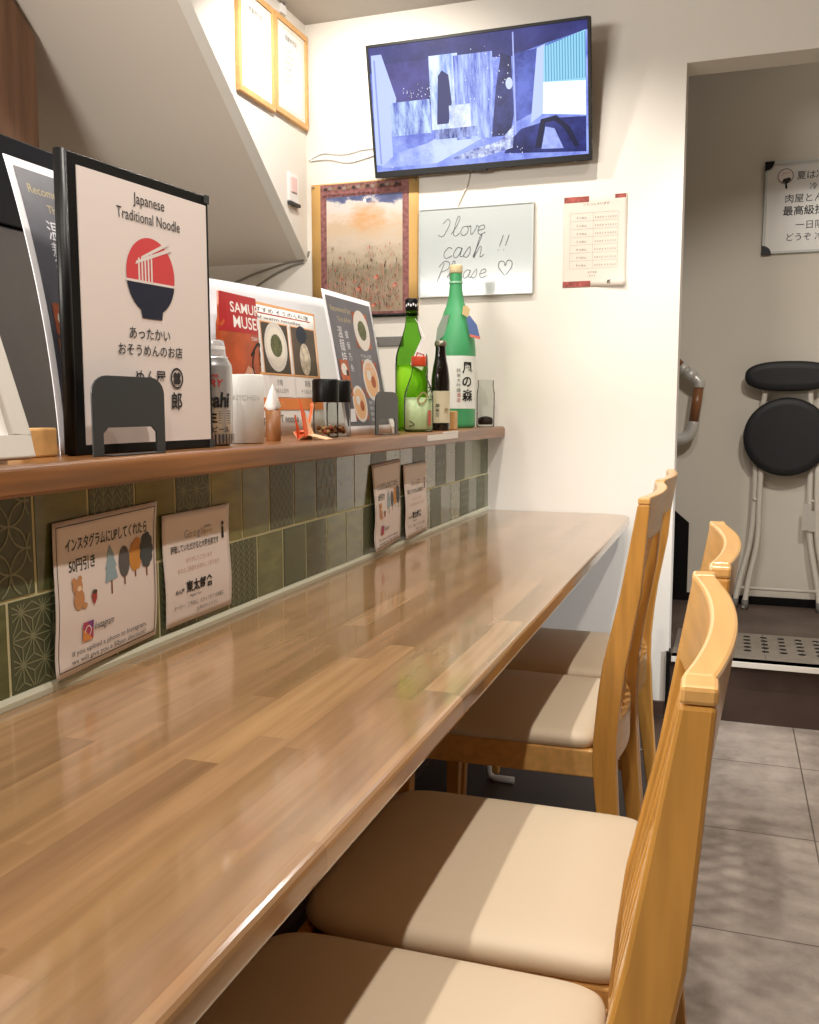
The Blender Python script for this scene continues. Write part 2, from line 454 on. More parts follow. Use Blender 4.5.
def pattern(kind, y0, y1, z0, z1):
    L = []; W = y1-y0
    if kind == 'shippo':
        r = W/3.4
        for i in range(-1, 8):
            for j in range(-1, 10):
                L.append(circ(y0+i*r, z0+j*r, r) if (i+j) % 2 == 0 else [])
        L = [l for l in L if l]
    elif kind == 'asanoha':
        s = W/2.6; hh = s*.866
        for j in range(-1, 6):
            for i in range(-1, 5):
                cy = y0+i*s+(s/2 if j % 2 else 0); cz = z0+j*hh
                for k in range(12):
                    a = k*PI/6; R = s*.577 if k % 2 else s*.5
                    L.append(seg((cy, cz), (cy+R*math.cos(a), cz+R*math.sin(a))))
                for k in range(6):
                    a = k*PI/3
                    p = (cy+s*math.cos(a), cz+s*math.sin(a))
                    q = (cy+s*.577*math.cos(a+PI/6), cz+s*.577*math.sin(a+PI/6))
                    L.append(seg(p, q))
    elif kind == 'leaf':
        for i in range(5):
            cy = y0+W*(i+.5)/5
            L.append(seg((cy, z0), (cy, z1), 16))
            for j in range(-2, 14):
                z = z0+j*.012
                L.append(seg((cy, z), (cy+W*.09, z+.014), 3)); L.append(seg((cy, z), (cy-W*.09, z+.014), 3))
    elif kind == 'kikko':
        s = W/6.2
        for j in range(0, 12):
            for i in range(0, 6):
                cy = y0+i*s*1.732+(s*.866 if j % 2 else 0); cz = z0+j*s*1.5
                p = [(cy+s*.86*math.cos(PI/6+k*PI/3), cz+s*.86*math.sin(PI/6+k*PI/3)) for k in range(7)]
                for a, b in zip(p[:-1], p[1:]): L.append(seg(a, b, 3))
    elif kind == 'wave':
        r = W/4
        for j in range(-1, 14):
            for i in range(0, 6):
                cy = y0+i*r+(r/2 if j % 2 else 0); cz = z0+j*r*.45
                for q in (.5, .32, .16): L.append(circ(cy, cz, r*q, 8, 0, PI))
    elif kind == 'lattice':
        s = W/5
        for i in range(-8, 9):
            L.append(seg((y0+i*s, z0), (y0+i*s+.13, z0+.13), 40)); L.append(seg((y0+i*s+.13, z0), (y0+i*s, z0+.13), 40))
    clip_lines(L, y0, y1, z0, z1, .0024 if kind in ('shippo', 'kikko') else .0018)
PIT = .1042
UP = {-1: 'shippo', 1: 'leaf', 3: 'asanoha', 6: 'lattice', 8: 'kikko', 11: 'leaf', 14: 'leaf', 16: 'asanoha', 18: 'leaf', 21: 'shippo', -4: 'leaf'}
LO = {0: 'asanoha', 5: 'leaf', 7: 'wave', 11: 'lattice', 13: 'shippo', 16: 'leaf', 19: 'kikko', 21: 'asanoha', -2: 'kikko', 3: 'leaf'}
g = .0027
for row, z0, z1, off, pats in ((0, .8335, .9610, .929, UP), (1, .7150, .8290, .878, LO)):
    for k in range(-14, 23):
        a, b = off+PIT*k+g, off+PIT*(k+1)-g
        if b > YW: b = YW-.001
        if b-a < .01 or b < -.5: continue
        kind = pats.get(k)
        tb.box((XT-.008, a, z0), (XT, b, z1), TP if kind else random.choice(TG))
        if kind and b > .5: pattern(kind, a, b, z0, z1)
tiles = struct(tb.build('wall_counter_tiles'))
mb = MB(); mb.prism([(XT-.006, ZT), (XT+.006, ZT), (XT+.006, .709), (XT+.002, .7145), (XT-.006, .7145)], 'y', -.9, YW, mat('cream_caulk', 'cfcdb6', .5))
struct(mb.build('trim_7'))

# wooden table top (one continuous counter)
R = .085; XF = -.305
pts = [(XT, -.9), (XF, -.9), (XF, YW-.004-R)]
for k in range(1, 9):
    a = k/8*PI/2
    pts.append((XF-R+R*math.cos(a), YW-.004-R+R*math.sin(a)))
pts.append((XT, YW-.004))
mb = MB(); mb.prism(pts, 'z', ZT-.030, ZT, TABLE)
o = mb.build('counter_table', bevel=.007, seg=3); tag(o, 'long glossy brown butcher-block counter table along the green tiled wall', 'table')
# raised shelf
mb = MB(); mb.prism([(-1.11, .9615), (-.753, .9615), (-.751, .966), (-.751, .992), (-.756, ZS), (-1.11, ZS)], 'y', -.9, YW-.002, SHELF)
o = mb.build('shelf_board', bevel=.003, seg=2); tag(o, 'narrow brown wooden shelf board running above the green tiles', 'shelf')
LBL = mat('label_white', 'f2f0ea', .5)
mb = MB(); mb.box((-.7512, 2.33, .975), (-.7500, 2.62, .990), LBL); 
o = mb.build('shelf_label', bevel=.0005); tag(o, 'small white label strip on the shelf front edge below the dark bottle', 'label')
mb = MB(); mb.box((-.7512, 2.47, .9905), (-.7500, 2.62, .9965), LBL)
tag(mb.build('shelf_label'), 'upper short white tape piece on the shelf edge below the dark bottle', 'label')

# ------------------------------------------------------------------ chairs
PROF = [(0, .050, .030), (.12, .032, .034), (.22, .018, .039), (.306, .009, .042), (.39, 0, .046), (.447, .002, .044), (.52, .008, .0435), (.585, .016, .043), (.65, .030, .040), (.72, .045, .037), (.80, .058, .030), (.892, .073, .0215)]
def post_x(z):
    for (z0, x0, w0), (z1, x1, w1) in zip(PROF[:-1], PROF[1:]):
        if z <= z1:
            t = (z-z0)/(z1-z0); return .20+x0+(x1-x0)*t, w0+(w1-w0)*t
    return .20+PROF[-1][1], PROF[-1][2]
HW = .205                      # half width over the back posts
def make_chair():
    t = thing('dining_chair', 'x', 'chair')
    # cushion
    def ring(inset, z, n=48):
        out = []
        for k in range(n):
            a = 2*PI*k/n; c, s = math.cos(a), math.sin(a); e = 2/(13 if c > 0 else 7)
            ux = math.copysign(abs(c)**e, c); uy = math.copysign(abs(s)**e, s)
            x = -.003+ux*(.207-inset); hw = .209-.004*(ux+1)/2-inset
            out.append((x, uy*hw, z))
        return out
    mb = MB(); mb.loops([ring(.012, .412), ring(.003, .418), ring(0, .427), ring(.003, .436), ring(.010, .4425), ring(.025, .4462), ring(.06, .4485), ring(.13, .4500), ring(.19, .4503)], VINYL)
    mb.build('seat', t)
    # seat frame
    mb = MB()
    for s in (-1, 1):
        mb.prism([(-.185, .358), (.205, .362), (.205, .415), (-.185, .415)], 'y', s*.203, s*.183, OAKH)
    mb.box((-.195, -.19, .362), (-.172, .19, .415), OAKH)
    mb.build('seat_frame', t, bevel=.003)
    # rear legs that run up into back posts
    for s in (-1, 1):
        rings = []
        zs = [.0, .06, .12, .17, .22, .26, .306, .35, .39, .42, .447, .48, .52, .55, .585, .62, .65, .68, .72, .76, .80, .84, .888]
        for z in zs:
            x, w = post_x(z); a, b = s*HW, s*(HW-.027)
            rings.append([(x, a, z), (x+w, a, z), (x+w, b, z), (x, b, z)])
        mb = MB(); mb.loops(rings, OAK, smooth=False)
        mb.build('leg', t, bevel=.003)
    # front legs
    for s in (-1, 1):
        rings = []
        for z, w in ((0, .026), (.2, .032), (.37, .038), (.415, .038)):
            x0 = -.20; rings.append([(x0, s*HW, z), (x0+w, s*HW, z), (x0+w, s*(HW-w), z), (x0, s*(HW-w), z)])
        mb = MB(); mb.loops(rings, OAK, smooth=False); mb.build('leg', t, bevel=.003)
    # curved rails
    def rail(name, z0, z1, hw, th, bow, m, over=0, caps=False):
        mb = MB(); n = 20; rings = []
        for k in range(n+1):
            y = -hw+2*hw*k/n; q = 1-(y/hw)**2
            q = max(q, 0)
            x0, w0 = post_x(z0); x1, w1 = post_x(z1)
            d = bow*q
            tt = th+over*q
            rings.append([(x0+d+.001, y, z0), (x0+d+tt, y, z0), (x1+d+tt, y, z1), (x1+d, y, z1)])
        mb.loops(rings, m, smooth=False)
        if caps:
            for s in (-1, 1):
                x, w = post_x(.89); x2, w2 = post_x(.9)
                a, b = s*(HW+.0006), s*(HW-.0262)
                mb.loops([[(x-.0004, a, .888), (x+w+.0004, a, .888), (x+w+.0004, b, .888), (x-.0004, b, .888)], [(x2-.0004, a, .900), (x2+w2+.0004, a, .900), (x2+w2+.0004, b, .900), (x2-.0004, b, .900)]], m, smooth=False)
        return mb.build(name, t, bevel=.003)
    rail('top_rail', .815, .900, HW-.026, .0210, .0165, OAKH, caps=True)
    rail('back_rail', .368, .446, HW-.027, .022, .024, OAKH)
    # slats
    n = 7
    for i in range(n):
        y = -HW+.027+(2*HW-.054)*(i+1)/(n+1)
        q = 1-(y/HW)**2
        rings = []
        for z, f in ((.44, .020), (.48, .014), (.52, .010), (.585, .006), (.65, .005), (.72, .006), (.78, .010), (.818, .0145)):
            x, w = post_x(z)
            x += f*q+.001
            rings.append([(x, y-.0065, z), (x+.013, y-.0065, z), (x+.013, y+.0065, z), (x, y+.0065, z)])
        mb = MB(); mb.loops(rings, OAK, smooth=False); mb.build('slat', t, bevel=.002)
    for s in (-1, 1):
        x, w = post_x(.245)
        mb = MB(); mb.box((-.18, s*HW-s*.008, .232), (x+.01, s*HW-s*.022, .258), OAKH); mb.build('stretcher', t, bevel=.002)
    return t
ch = make_chair()
CH = [(-.299, .755, 'honey wood slat-back chair with cream seat, nearest to the viewer at the counter'),
      (-.292, 1.194, 'honey wood slat-back chair with cream seat, second from the viewer, tucked beside the nearest one'),
      (-.426, 1.925, 'honey wood slat-back chair with cream seat, third from the viewer, its side post in view'),
      (-.429, 2.372, 'honey wood slat-back chair with cream seat, farthest along the counter near the white wall')]
for i, (x, y, lab) in enumerate(CH):
    o = ch if i == 0 else copy_tree(ch)
    o.location = (x, y, 0); o.rotation_euler.z = math.radians((1.1, 1.1, 0, 0)[i]); o['label'] = lab; o['category'] = 'chair'; o['group'] = 'chairs along the counter table'

# white L-shaped pipe stub on the floor under the table
mb = MB(); mb.tube([(-.62, 2.50, .13), (-.62, 2.50, .03), (-.615, 2.50, .016), (-.60, 2.50, .010), (-.545, 2.50, .010)], .010, WHITEP)
o = mb.build('pipe_elbow', loc=(-.62, 2.5, 0)); tag(o, 'white L-shaped pipe stub standing on the dark floor under the counter table', 'pipe')

# ------------------------------------------------------------------ far wall: TV, scroll, boards
tvc = Vector((-.8385, 3.128, 2.0755))
tilt = math.atan2(.088, .413)
V = Vector((0, -math.sin(tilt), math.cos(tilt))); U = Vector((1, 0, 0)); N = U.cross(V)     # N faces the room
TW, TH = .757, .424
t = thing('television', 'black flat-screen television on the white wall showing a bluish winter street', 'television', tvc)
def P(u, v, h): return U*u+V*v+N*h
mb = MB()
def obox(mb, u0, u1, v0, v1, h0, h1, m):
    vs = [P(u, v, h) for h in (h0, h1) for v in (v0, v1) for u in (u0, u1)]
    mb.add(vs, [(0,1,3,2),(4,6,7,5),(0,4,5,1),(2,3,7,6),(0,2,6,4),(1,5,7,3)], m)
obox(mb, -TW/2, TW/2, -TH/2, TH/2, -.022, 0, BLACK); mb.build('casing', t, bevel=.002)
mb = MB(); obox(mb, -.2, .2, -.15, .06, -.05, -.022, BLACK); mb.build('back_housing', t, bevel=.006)
mb = MB(); obox(mb, -TW/2, -TW/2+.009, -TH/2, TH/2, 0, .003, BLACK); obox(mb, TW/2-.009, TW/2, -TH/2, TH/2, 0, .003, BLACK)
obox(mb, -TW/2+.009, TW/2-.009, TH/2-.009, TH/2, 0, .003, BLACK); obox(mb, -TW/2+.009, TW/2-.009, -TH/2, -TH/2+.020, 0, .003, BLACK)
obox(mb, -.025, .025, -TH/2-.005, -TH/2, -.015, .003, BLACK)
mb.build('bezel', t, bevel=.001)
mb = MB(); mb.box((-.05, .045, -.06), (.05, .0955, .10), DGREY); mb.build('wall_bracket', t)
def em(name, c, s=1.2): return mat('screen_'+name, '000000', .3, emit=c, estr=s, spec=.15)
def em_noise(name, c0, c1, sc, stretch):
    m = em(name, c0); nt = m.node_tree; b = nt.nodes['Principled BSDF']
    tc = nt.nodes.new('ShaderNodeTexCoord'); mp = nt.nodes.new('ShaderNodeMapping'); mp.inputs['Scale'].default_value = stretch
    n = nt.nodes.new('ShaderNodeTexNoise'); n.inputs['Scale'].default_value = sc; n.inputs['Detail'].default_value = 8; n.inputs['Roughness'].default_value = .7
    r = nt.nodes.new('ShaderNodeValToRGB'); r.color_ramp.elements[0].position = .38; r.color_ramp.elements[1].position = .62
    r.color_ramp.elements[0].color = lin(c0); r.color_ramp.elements[1].color = lin(c1)
    nt.links.new(tc.outputs['Object'], mp.inputs['Vector']); nt.links.new(mp.outputs[0], n.inputs['Vector']); nt.links.new(n.outputs['Fac'], r.inputs['Fac']); nt.links.new(r.outputs['Color'], b.inputs['Emission Color'])
    return m
W, H = TW-.018, TH-.029
a = Art(); a.step = .00003
def r(u0, v0, u1, v1, m): a.rect(u0*W, v0*H, u1*W, v1*H, m)
def pg(pts, m): a.poly([(u*W, v*H) for u, v in pts], m)
r(0, 0, 1, 1, em_noise('bg', '5664c4', '96a8f6', 9, (1, 1, 1)))
pg([(0, .80), (.40, .84), (.66, .80), (.80, .86), (1, .93), (1, 1), (0, 1)], em_noise('sky', '23255c', '3c3e84', 5, (1, 1, 1)))
r(.075, .50, .305, .86, em_noise('roof', '2d2a66', '474390', 10, (1, 1, 1)))
pg([(.0, .06), (.085, .02), (.085, .30), (.12, .58), (.06, .94), (.01, .94)], em('strip', 'b4c4f8'))
r(.02, .06, .028, .9, em('strip2', '8898dd'))
r(.09, .28, .28, .55, em_noise('mid', '4356b8', 'c2dcff', 22, (2, 1, .4)))
pg([(.02, .03), (.30, .03), (.55, .22), (.44, .34), (.26, .20), (.10, .14)], em_noise('snow', '7688e4', 'c4d4ff', 6, (1, 1, 1)))
r(.285, .30, .42, .88, em_noise('door', '7f9ce8', 'e4f2ff', 16, (2.5, 1, .5)))
r(.40, .20, .58, .86, em_noise('curtain', '4a5cc0', 'b4c8ff', 14, (4, 1, .5)))
pg([(.31, .34), (.325, .72), (.345, .76), (.375, .72), (.385, .50), (.365, .34)], em('figure', '262a66'))
r(.37, .30, .47, .48, em_noise('sign', '9fb0f0', 'e2ecff', 20, (1, 1, 1)))
r(.30, .22, .50, .30, em_noise('barrier', '3a4080', '9fb0ee', 30, (3, 1, .6)))
pg([(.565, .20), (.59, .56), (.62, .84), (.665, .80), (.67, .36), (.65, .20)], em_noise('column', '1a1c4a', '3a3f80', 12, (1, 1, 1)))
a.ell(.652*W, .60*H, .016*W, .045*H, em('clock', 'c6d2ff'))
r(.672, .20, .678, .98, em('pole', 'a3b0f0'))
pg([(.68, .30), (.76, .36), (.80, .84), (.68, .82)], em_noise('facade', '303a88', '5f70cc', 10, (1, 1, 1)))
pg([(.745, .28), (.80, .34), (.815, .86), (.78, .84)], em('pillar', 'b6c6ff'))
pg([(.80, .34), (.99, .30), (.99, .92), (.81, .83)], em('glass', 'e2f4ff', 1.3))
pg([(.805, .58), (.99, .56), (.99, .93), (.81, .84)], em('blind', '8fcbe8'))
for k in range(15):
    u = .815+.0122*k; pg([(u, .58), (u+.004, .58), (u+.004, .87+.0035*k), (u, .867+.0035*k)], em('slit', '4f8fb4'))
pg([(.62, .06), (.99, .02), (.99, .29), (.86, .30), (.70, .24), (.64, .14)], em_noise('car', '14174a', '363e8c', 8, (1, 1, 1)))
pg([(.76, .08), (.79, .30), (.86, .32), (.92, .22), (.96, .07), (.94, .06), (.89, .22), (.85, .28), (.81, .27), (.79, .08)], em('car_edge', '15183c'))
pg([(.79, .07), (.81, .24), (.85, .22), (.89, .06)], em_noise('hood', '7583d4', 'b9c8ff', 9, (1, 1, 1)))
pg([(.36, .05), (.50, .04), (.66, .10), (.67, .28), (.60, .16), (.48, .12)], em_noise('rubble', '4a55a6', 'd6e2ff', 40, (1, 1, 1)))
wh = em('flake', 'dfe7ff')
for k in range(90):
    u, v = random.choice(((random.uniform(.15, .32), random.gauss(.62, .03)), (random.gauss(.55, .07), random.uniform(.45, .9)), (random.gauss(.58, .06), random.uniform(.05, .25))))
    s_ = random.uniform(.0008, .0022)
    a.poly([(u*W-s_, v*H), (u*W, v*H-s_*1.6), (u*W+s_, v*H), (u*W, v*H+s_*1.6)], wh)
ox, oy = -W/2, -TH/2+.020
a.build('screen', lambda u, v, h: P(u+ox, v+oy, h), t)
# TV cables
mb = MB(); mb.tube(spline([(-1.495, 3.2205, 1.965), (-1.44, 3.2205, 1.985), (-1.36, 3.2205, 1.975), (-1.28, 3.2205, 1.985), (-1.228, 3.2205, 1.985)]), .0035, WHITEP, 8)
mb.tube(spline([(-1.49, 3.2205, 1.962), (-1.42, 3.2205, 1.962), (-1.34, 3.2205, 1.945), (-1.27, 3.2205, 1.955), (-1.228, 3.2205, 1.965)]), .0035, WHITEP, 8)
tag(mb.build('power_cable', loc=(-1.2, 3.2, 1.96)), 'pair of thin white cables looping along the wall left of the television', 'cable')
mb = MB(); mb.tube(spline([(-.885, 3.2205, 1.87), (-.895, 3.2205, 1.83), (-.915, 3.2205, 1.79), (-.928, 3.2205, 1.764)]), .003, CREAMPIPE, 8)
tag(mb.build('cable'), 'thin pale cable hanging below the television down to the whiteboard', 'cable')

# hanging scroll / framed cloth
OCH = mat('scroll_ochre', 'dcb06c', .6); MAR = mat('scroll_maroon', '8a5a58', .7, noise=.45, nscale=70)
t = thing('wall_scroll', 'cloth wall hanging with ochre sides, maroon border and clouded landscape painting', 'wall hanging', (-1.28, YW-.004, 1.40))
SW, SH = .415, .475
fn = plane((-SW/2, 0, 0), (1, 0, 0), (0, 0, 1))
sheet('cloth', SW, SH, fn, OCH, t, th=.003, n=4)
a = Art(); m_ = .036
a.rect(m_, .0, SW-m_, SH-.004, MAR)
u0, u1, v1 = m_+.024, SW-m_-.024, SH-.05
rr = random.Random(3)
def painting_mat():
    m = bpy.data.materials.new('painting_landscape'); m.use_nodes = True; nt = m.node_tree; b = nt.nodes['Principled BSDF']
    b.inputs['Roughness'].default_value = .7
    tc = nt.nodes.new('ShaderNodeTexCoord'); sp = nt.nodes.new('ShaderNodeSeparateXYZ'); nt.links.new(tc.outputs['Object'], sp.inputs[0])
    def noise(sc, st, det=6):
        mp = nt.nodes.new('ShaderNodeMapping'); mp.inputs['Scale'].default_value = st; nt.links.new(tc.outputs['Object'], mp.inputs['Vector'])
        n = nt.nodes.new('ShaderNodeTexNoise'); n.inputs['Scale'].default_value = sc; n.inputs['Detail'].default_value = det; n.inputs['Roughness'].default_value = .62
        nt.links.new(mp.outputs[0], n.inputs['Vector']); return n.outputs['Fac']
    h = math_node(nt, 'ADD', math_node(nt, 'DIVIDE', sp.outputs[2], SH), math_node(nt, 'MULTIPLY', math_node(nt, 'SUBTRACT', noise(14, (1, 1, 2.2)), .5), .34))
    r = nt.nodes.new('ShaderNodeValToRGB'); e = r.color_ramp.elements
    e[0].position = .05; e[0].color = lin('a39079'); e[1].position = .93; e[1].color = lin('4a5276')
    for p, c in ((.2, 'ab9680'), (.33, '94866f'), (.42, 'b7a78f'), (.55, 'cbbba8'), (.66, 'cdb497'), (.76, 'd8c8ba'), (.84, 'd2ccc8'), (.87, '59608a')): k = e.new(p); k.color = lin(c)
    nt.links.new(h, r.inputs['Fac'])
    dx = math_node(nt, 'DIVIDE', math_node(nt, 'SUBTRACT', sp.outputs[0], .01), .085); dz = math_node(nt, 'DIVIDE', math_node(nt, 'SUBTRACT', sp.outputs[2], .345), .062)
    d = math_node(nt, 'ADD', math_node(nt, 'MULTIPLY', dx, dx), math_node(nt, 'MULTIPLY', dz, dz))
    f = math_node(nt, 'SUBTRACT', math_node(nt, 'ADD', 1.0, math_node(nt, 'MULTIPLY', math_node(nt, 'SUBTRACT', noise(22, (1, 1, 2)), .5), 2.0)), d)
    f = math_node(nt, 'MULTIPLY', f, .9); f.node.use_clamp = True
    mx = nt.nodes.new('ShaderNodeMix'); mx.data_type = 'RGBA'; nt.links.new(f, mx.inputs['Factor']); nt.links.new(r.outputs['Color'], mx.inputs['A']); mx.inputs['B'].default_value = lin('cfa070')
    nt.links.new(mx.outputs['Result'], b.inputs['Base Color'])
    return m
a.rect(u0, .012, u1, v1, painting_mat()); a.ell(.21, v1-.018, .006, .006, PAPER)
cols = [mat('painting_dot_%s' % n, c, .8) for n, c in (('dark', '3e342f'), ('green', '6d6a52'), ('red', 'b4503f'), ('brown', '8a6f55'), ('pink', 'cf8672'), ('grey', '8d8378'))]
for k in range(520):
    x = rr.uniform(u0+.006, u1-.006); y = .02+abs(rr.gauss(0, .10))
    if y > .25: continue
    w_, h_ = rr.uniform(.0007, .0022), rr.uniform(.002, .011)
    a.poly([(x-w_, y), (x, y-h_), (x+w_, y), (x, y+h_)], rr.choice(cols))
for x, y in ((.19, .09), (.26, .13), (.25, .03), (.33, .10)):
    a.ell(x, y, .007, .006, cols[4], 10); a.ell(x+.006, y+.006, .005, .004, cols[2], 10)
for k in range(16):
    x = m_+.03+k*(SW-2*m_-.05)/16
    a.ell(x, SH-.025+.002*(k % 2), .008, .006, cols[(0, 5, 3)[k % 3]], 10)
a.build('painting', fn, t)
mb = MB(); mb.tube([(-SW/2+.12, -.006, -.004), (SW/2, -.006, -.004)], .006, BLACK, 12); mb.build('bottom_rod', t)
for u in (-SW/2+.008, SW/2-.01):
    mb = MB(); mb.lathe([(.004, 0), (.004, .004)], (u, -.003, SH-.012), INKG, n=10); mb.build('pin', t)

# whiteboard with handwriting
WB = mat('whiteboard', 'bcc4c4', .14, coat=.4)
t = thing('whiteboard', 'white marker board with handwritten love cash note below the television', 'whiteboard', (-.8625, YW-.002, 1.455))
BW, BH = .405, .300
mb = MB(); mb.box((-BW/2, -.010, 0), (BW/2, 0, BH), WB); mb.build('board', t, bevel=.001)
FR = mat('board_frame', 'c5c8c4', .4)
mb = MB()
for b_ in (((-BW/2-.003, -.013, -.003), (BW/2+.003, 0, .001)), ((-BW/2-.003, -.013, BH-.001), (BW/2+.003, 0, BH+.003)), ((-BW/2-.003, -.013, .001), (-BW/2+.001, 0, BH-.001)), ((BW/2-.001, -.013, .001), (BW/2+.003, 0, BH-.001))): mb.box(*b_, FR)
mb.build('frame', t, bevel=.001)
MK = mat('marker_grey', '5c6064', .6)
GL = {  # letter strokes in a unit box
 'I': [[(.1, .7), (.35, .95), (.5, .75), (.35, .3), (.15, 0), (-.1, .1)]],
 'l': [[(0, .1), (.25, .5), (.42, .95), (.3, 1.05), (.18, .6), (.15, .1), (.3, 0), (.5, .15)]],
 'o': [[(.4, .5), (.15, .45), (.05, .2), (.2, 0), (.42, .1), (.48, .35), (.38, .5), (.6, .45)]],
 'v': [[(0, .45), (.1, .5), (.18, .02), (.42, .35), (.45, .5), (.6, .42)]],
 'e': [[(.05, .22), (.4, .32), (.35, .5), (.15, .45), (.05, .2), (.18, 0), (.5, .12)]],
 'c': [[(.45, .45), (.25, .52), (.05, .25), (.15, 0), (.5, .12)]],
 'a': [[(.42, .45), (.2, .5), (.03, .2), (.15, 0), (.35, .2), (.45, .48), (.38, .08), (.58, .08)]],
 's': [[(0, .05), (.3, .52), (.35, .2), (.2, 0), (.05, .08)]],
 'h': [[(0, 0), (.2, .55), (.35, 1.0), (.25, .95), (.08, .1), (.08, 0), (.3, .48), (.4, .4), (.38, 0), (.58, .1)]],
 '!': [[(.2, .9), (.05, .28)], [(.0, .08), (-.01, .03)]],
 'P': [[(.3, .9), (.15, .4), (0, -.1)], [(0, .7), (.3, 1.0), (.6, .9), (.55, .6), (.2, .45)]],
 'heart': [[(.4, .0), (.05, .5), (.1, .85), (.35, .85), (.42, .6), (.55, .9), (.8, .85), (.8, .5), (.45, .0)]]}
def scrawl(a, word, u, v, s, w, m, adv=.62):
    for ch_ in word:
        if ch_ == ' ': u += s*.5; continue
        for st in GL[ch_]: a.stroke([(u+p[0]*s+p[1]*s*.12, v+p[1]*s) for p in st], w, m)
        u += s*(adv if ch_ not in '!' else .34)
a = Art()
scrawl(a, 'I', .075, .205, .062, .0022, MK); scrawl(a, 'love', .115, .205, .062, .0022, MK, .50)
scrawl(a, 'cash', .085, .130, .070, .0022, MK, .52); scrawl(a, '!!', .285, .145, .060, .0022, MK)
scrawl(a, 'P', .065, .055, .065, .0020, MK); scrawl(a, 'lease', .10, .058, .058, .0020, MK, .5); 
for st in GL['heart']: a.stroke([(.285+p[0]*.06, .062+p[1]*.055) for p in st], .0022, MK)
a.build('handwriting', lambda u, v, h: Vector((u-BW/2, -.0101-h, v)), t)

# price list poster (right)
t = thing('price_list', 'pale paper price list taped to the wall right of the whiteboard', 'notice', (-.452, YW, 1.467))
PW, PH = .212, .300
fn = lambda u, v, h: Vector((u-PW/2, -.0006-h-.010*max(0, 1-v/.06)**2*max(0, (u/PW-.5)*2), v))
sheet('sheet', PW, PH, fn, mat('list_paper', 'dcd2c6', .6), t, n=16)
TAPE = mat('patterned_tape', '97473f', .6, noise=.5, nscale=60); BEI = mat('list_line', 'a39a8e', .7); LT = mat('list_text', '756d64', .7)
a = Art()
a.grid(.002, .279, .085, .298, TAPE, 6, 1); a.grid(.170, .286, .206, .299, TAPE, 3, 1); a.grid(.002, .002, .095, .021, TAPE, 6, 1)
a.text('いらっしゃいませ', .11, .268, .011, LT, 'c')
for k in range(8): a.stroke([(.024, .062+k*.026), (.182, .062+k*.026)], .0007, BEI, False)
for u in (.024, .10, .182): a.stroke([(u, .062), (u, .062+7*.026)], .0007, BEI, False)
for k in range(7):
    a.text('そうめん', .062, .069+k*.026, .009, LT, 'c'); a.text('￥９００ ￥１０００', .141, .069+k*.026, .008, LT, 'c')
a.text('おすすめ', .10, .046, .008, LT, 'c'); a.text('セット', .10, .034, .008, LT, 'c')
a.text('新', .150, .010, .014, INK, 'l', bold=.02)
a.build('print', fn, t)
mb = MB(); mb.box((.02, -.0025, -.012), (.024, -.0005, .0), FR); 

# framed certificates on the stair wall
def certificate(y0, y1, z0, z1, label):
    t = thing('certificate_frame', label, 'framed certificate', (XL, (y0+y1)/2, z0), 0, 'framed certificates high on the left wall')
    w_ = y1-y0; h_ = z1-z0; f = .017
    mb = MB()
    for b_ in (((0, -w_/2, 0), (.016, w_/2, f)), ((0, -w_/2, h_-f), (.016, w_/2, h_)), ((0, -w_/2, f), (.016, -w_/2+f, h_-f)), ((0, w_/2-f, f), (.016, w_/2, h_-f))): mb.box(*b_, PALEWOOD)
    mb.build('frame', t, bevel=.002)
    mb = MB(); mb.box((.001, -w_/2+f, f), (.009, w_/2-f, h_-f), PAPER); mb.build('certificate', t)
    a = Art(); fn = plane((.0091, -w_/2, 0), (0, 1, 0), (0, 0, 1))
    a.text('営業許可証', w_/2, h_*.80, .019, INKG, 'c'); 
    lg = mat('cert_text', 'a8a39c', .7)
    for k, q in enumerate(('第二千五号', '氏名及び住所', '施設の所在地', '営業の種類', '許可の条件', '上記の通り')): a.text(q, w_*.3, h_*(.70-.065*k), .011, lg)
    a.frame(f+.012, f+.012, w_-f-.012, h_-f-.012, .0015, mat('cert_line', 'd8c69c', .7))
    a.build('print', fn, t)
certificate(2.709, 2.955, 2.056, 2.388, 'light wood framed certificate, left one high on the left wall')
certificate(2.960, 3.214, 2.066, 2.390, 'light wood framed certificate, right one next to the room corner')
# small white switch with a pink note and a ceiling-edge sensor
t = thing('wall_switch', 'white wall switch with pink note beside the room corner', 'switch', (XL, 3.10, 1.79))
mb = MB(); mb.box((0, -.04, 0), (.008, .04, .10), WHITEP); mb.build('plate', t, bevel=.002)
mb = MB(); mb.box((.008, -.02, .035), (.012, .02, .085), mat('pink_note', 'e8c6c2', .6)); mb.build('note', t, bevel=.001)
mb = MB(); mb.box((0, -.04, -.012), (.016, .04, -.0005), DGREY); mb.build('ledge', t, bevel=.002)
t = thing('door_sensor', 'tiny white sensor under the ceiling above the right certificate', 'sensor', (XL, 3.03, 2.402))
mb = MB(); mb.box((0, -.02, 0), (.014, .02, .030), WHITEP); mb.build('body', t, bevel=.003)
mb = MB(); mb.lathe([(.004, 0), (.004, .003)], (.012, 0, .030), DGREY, n=10); mb.build('button', t)

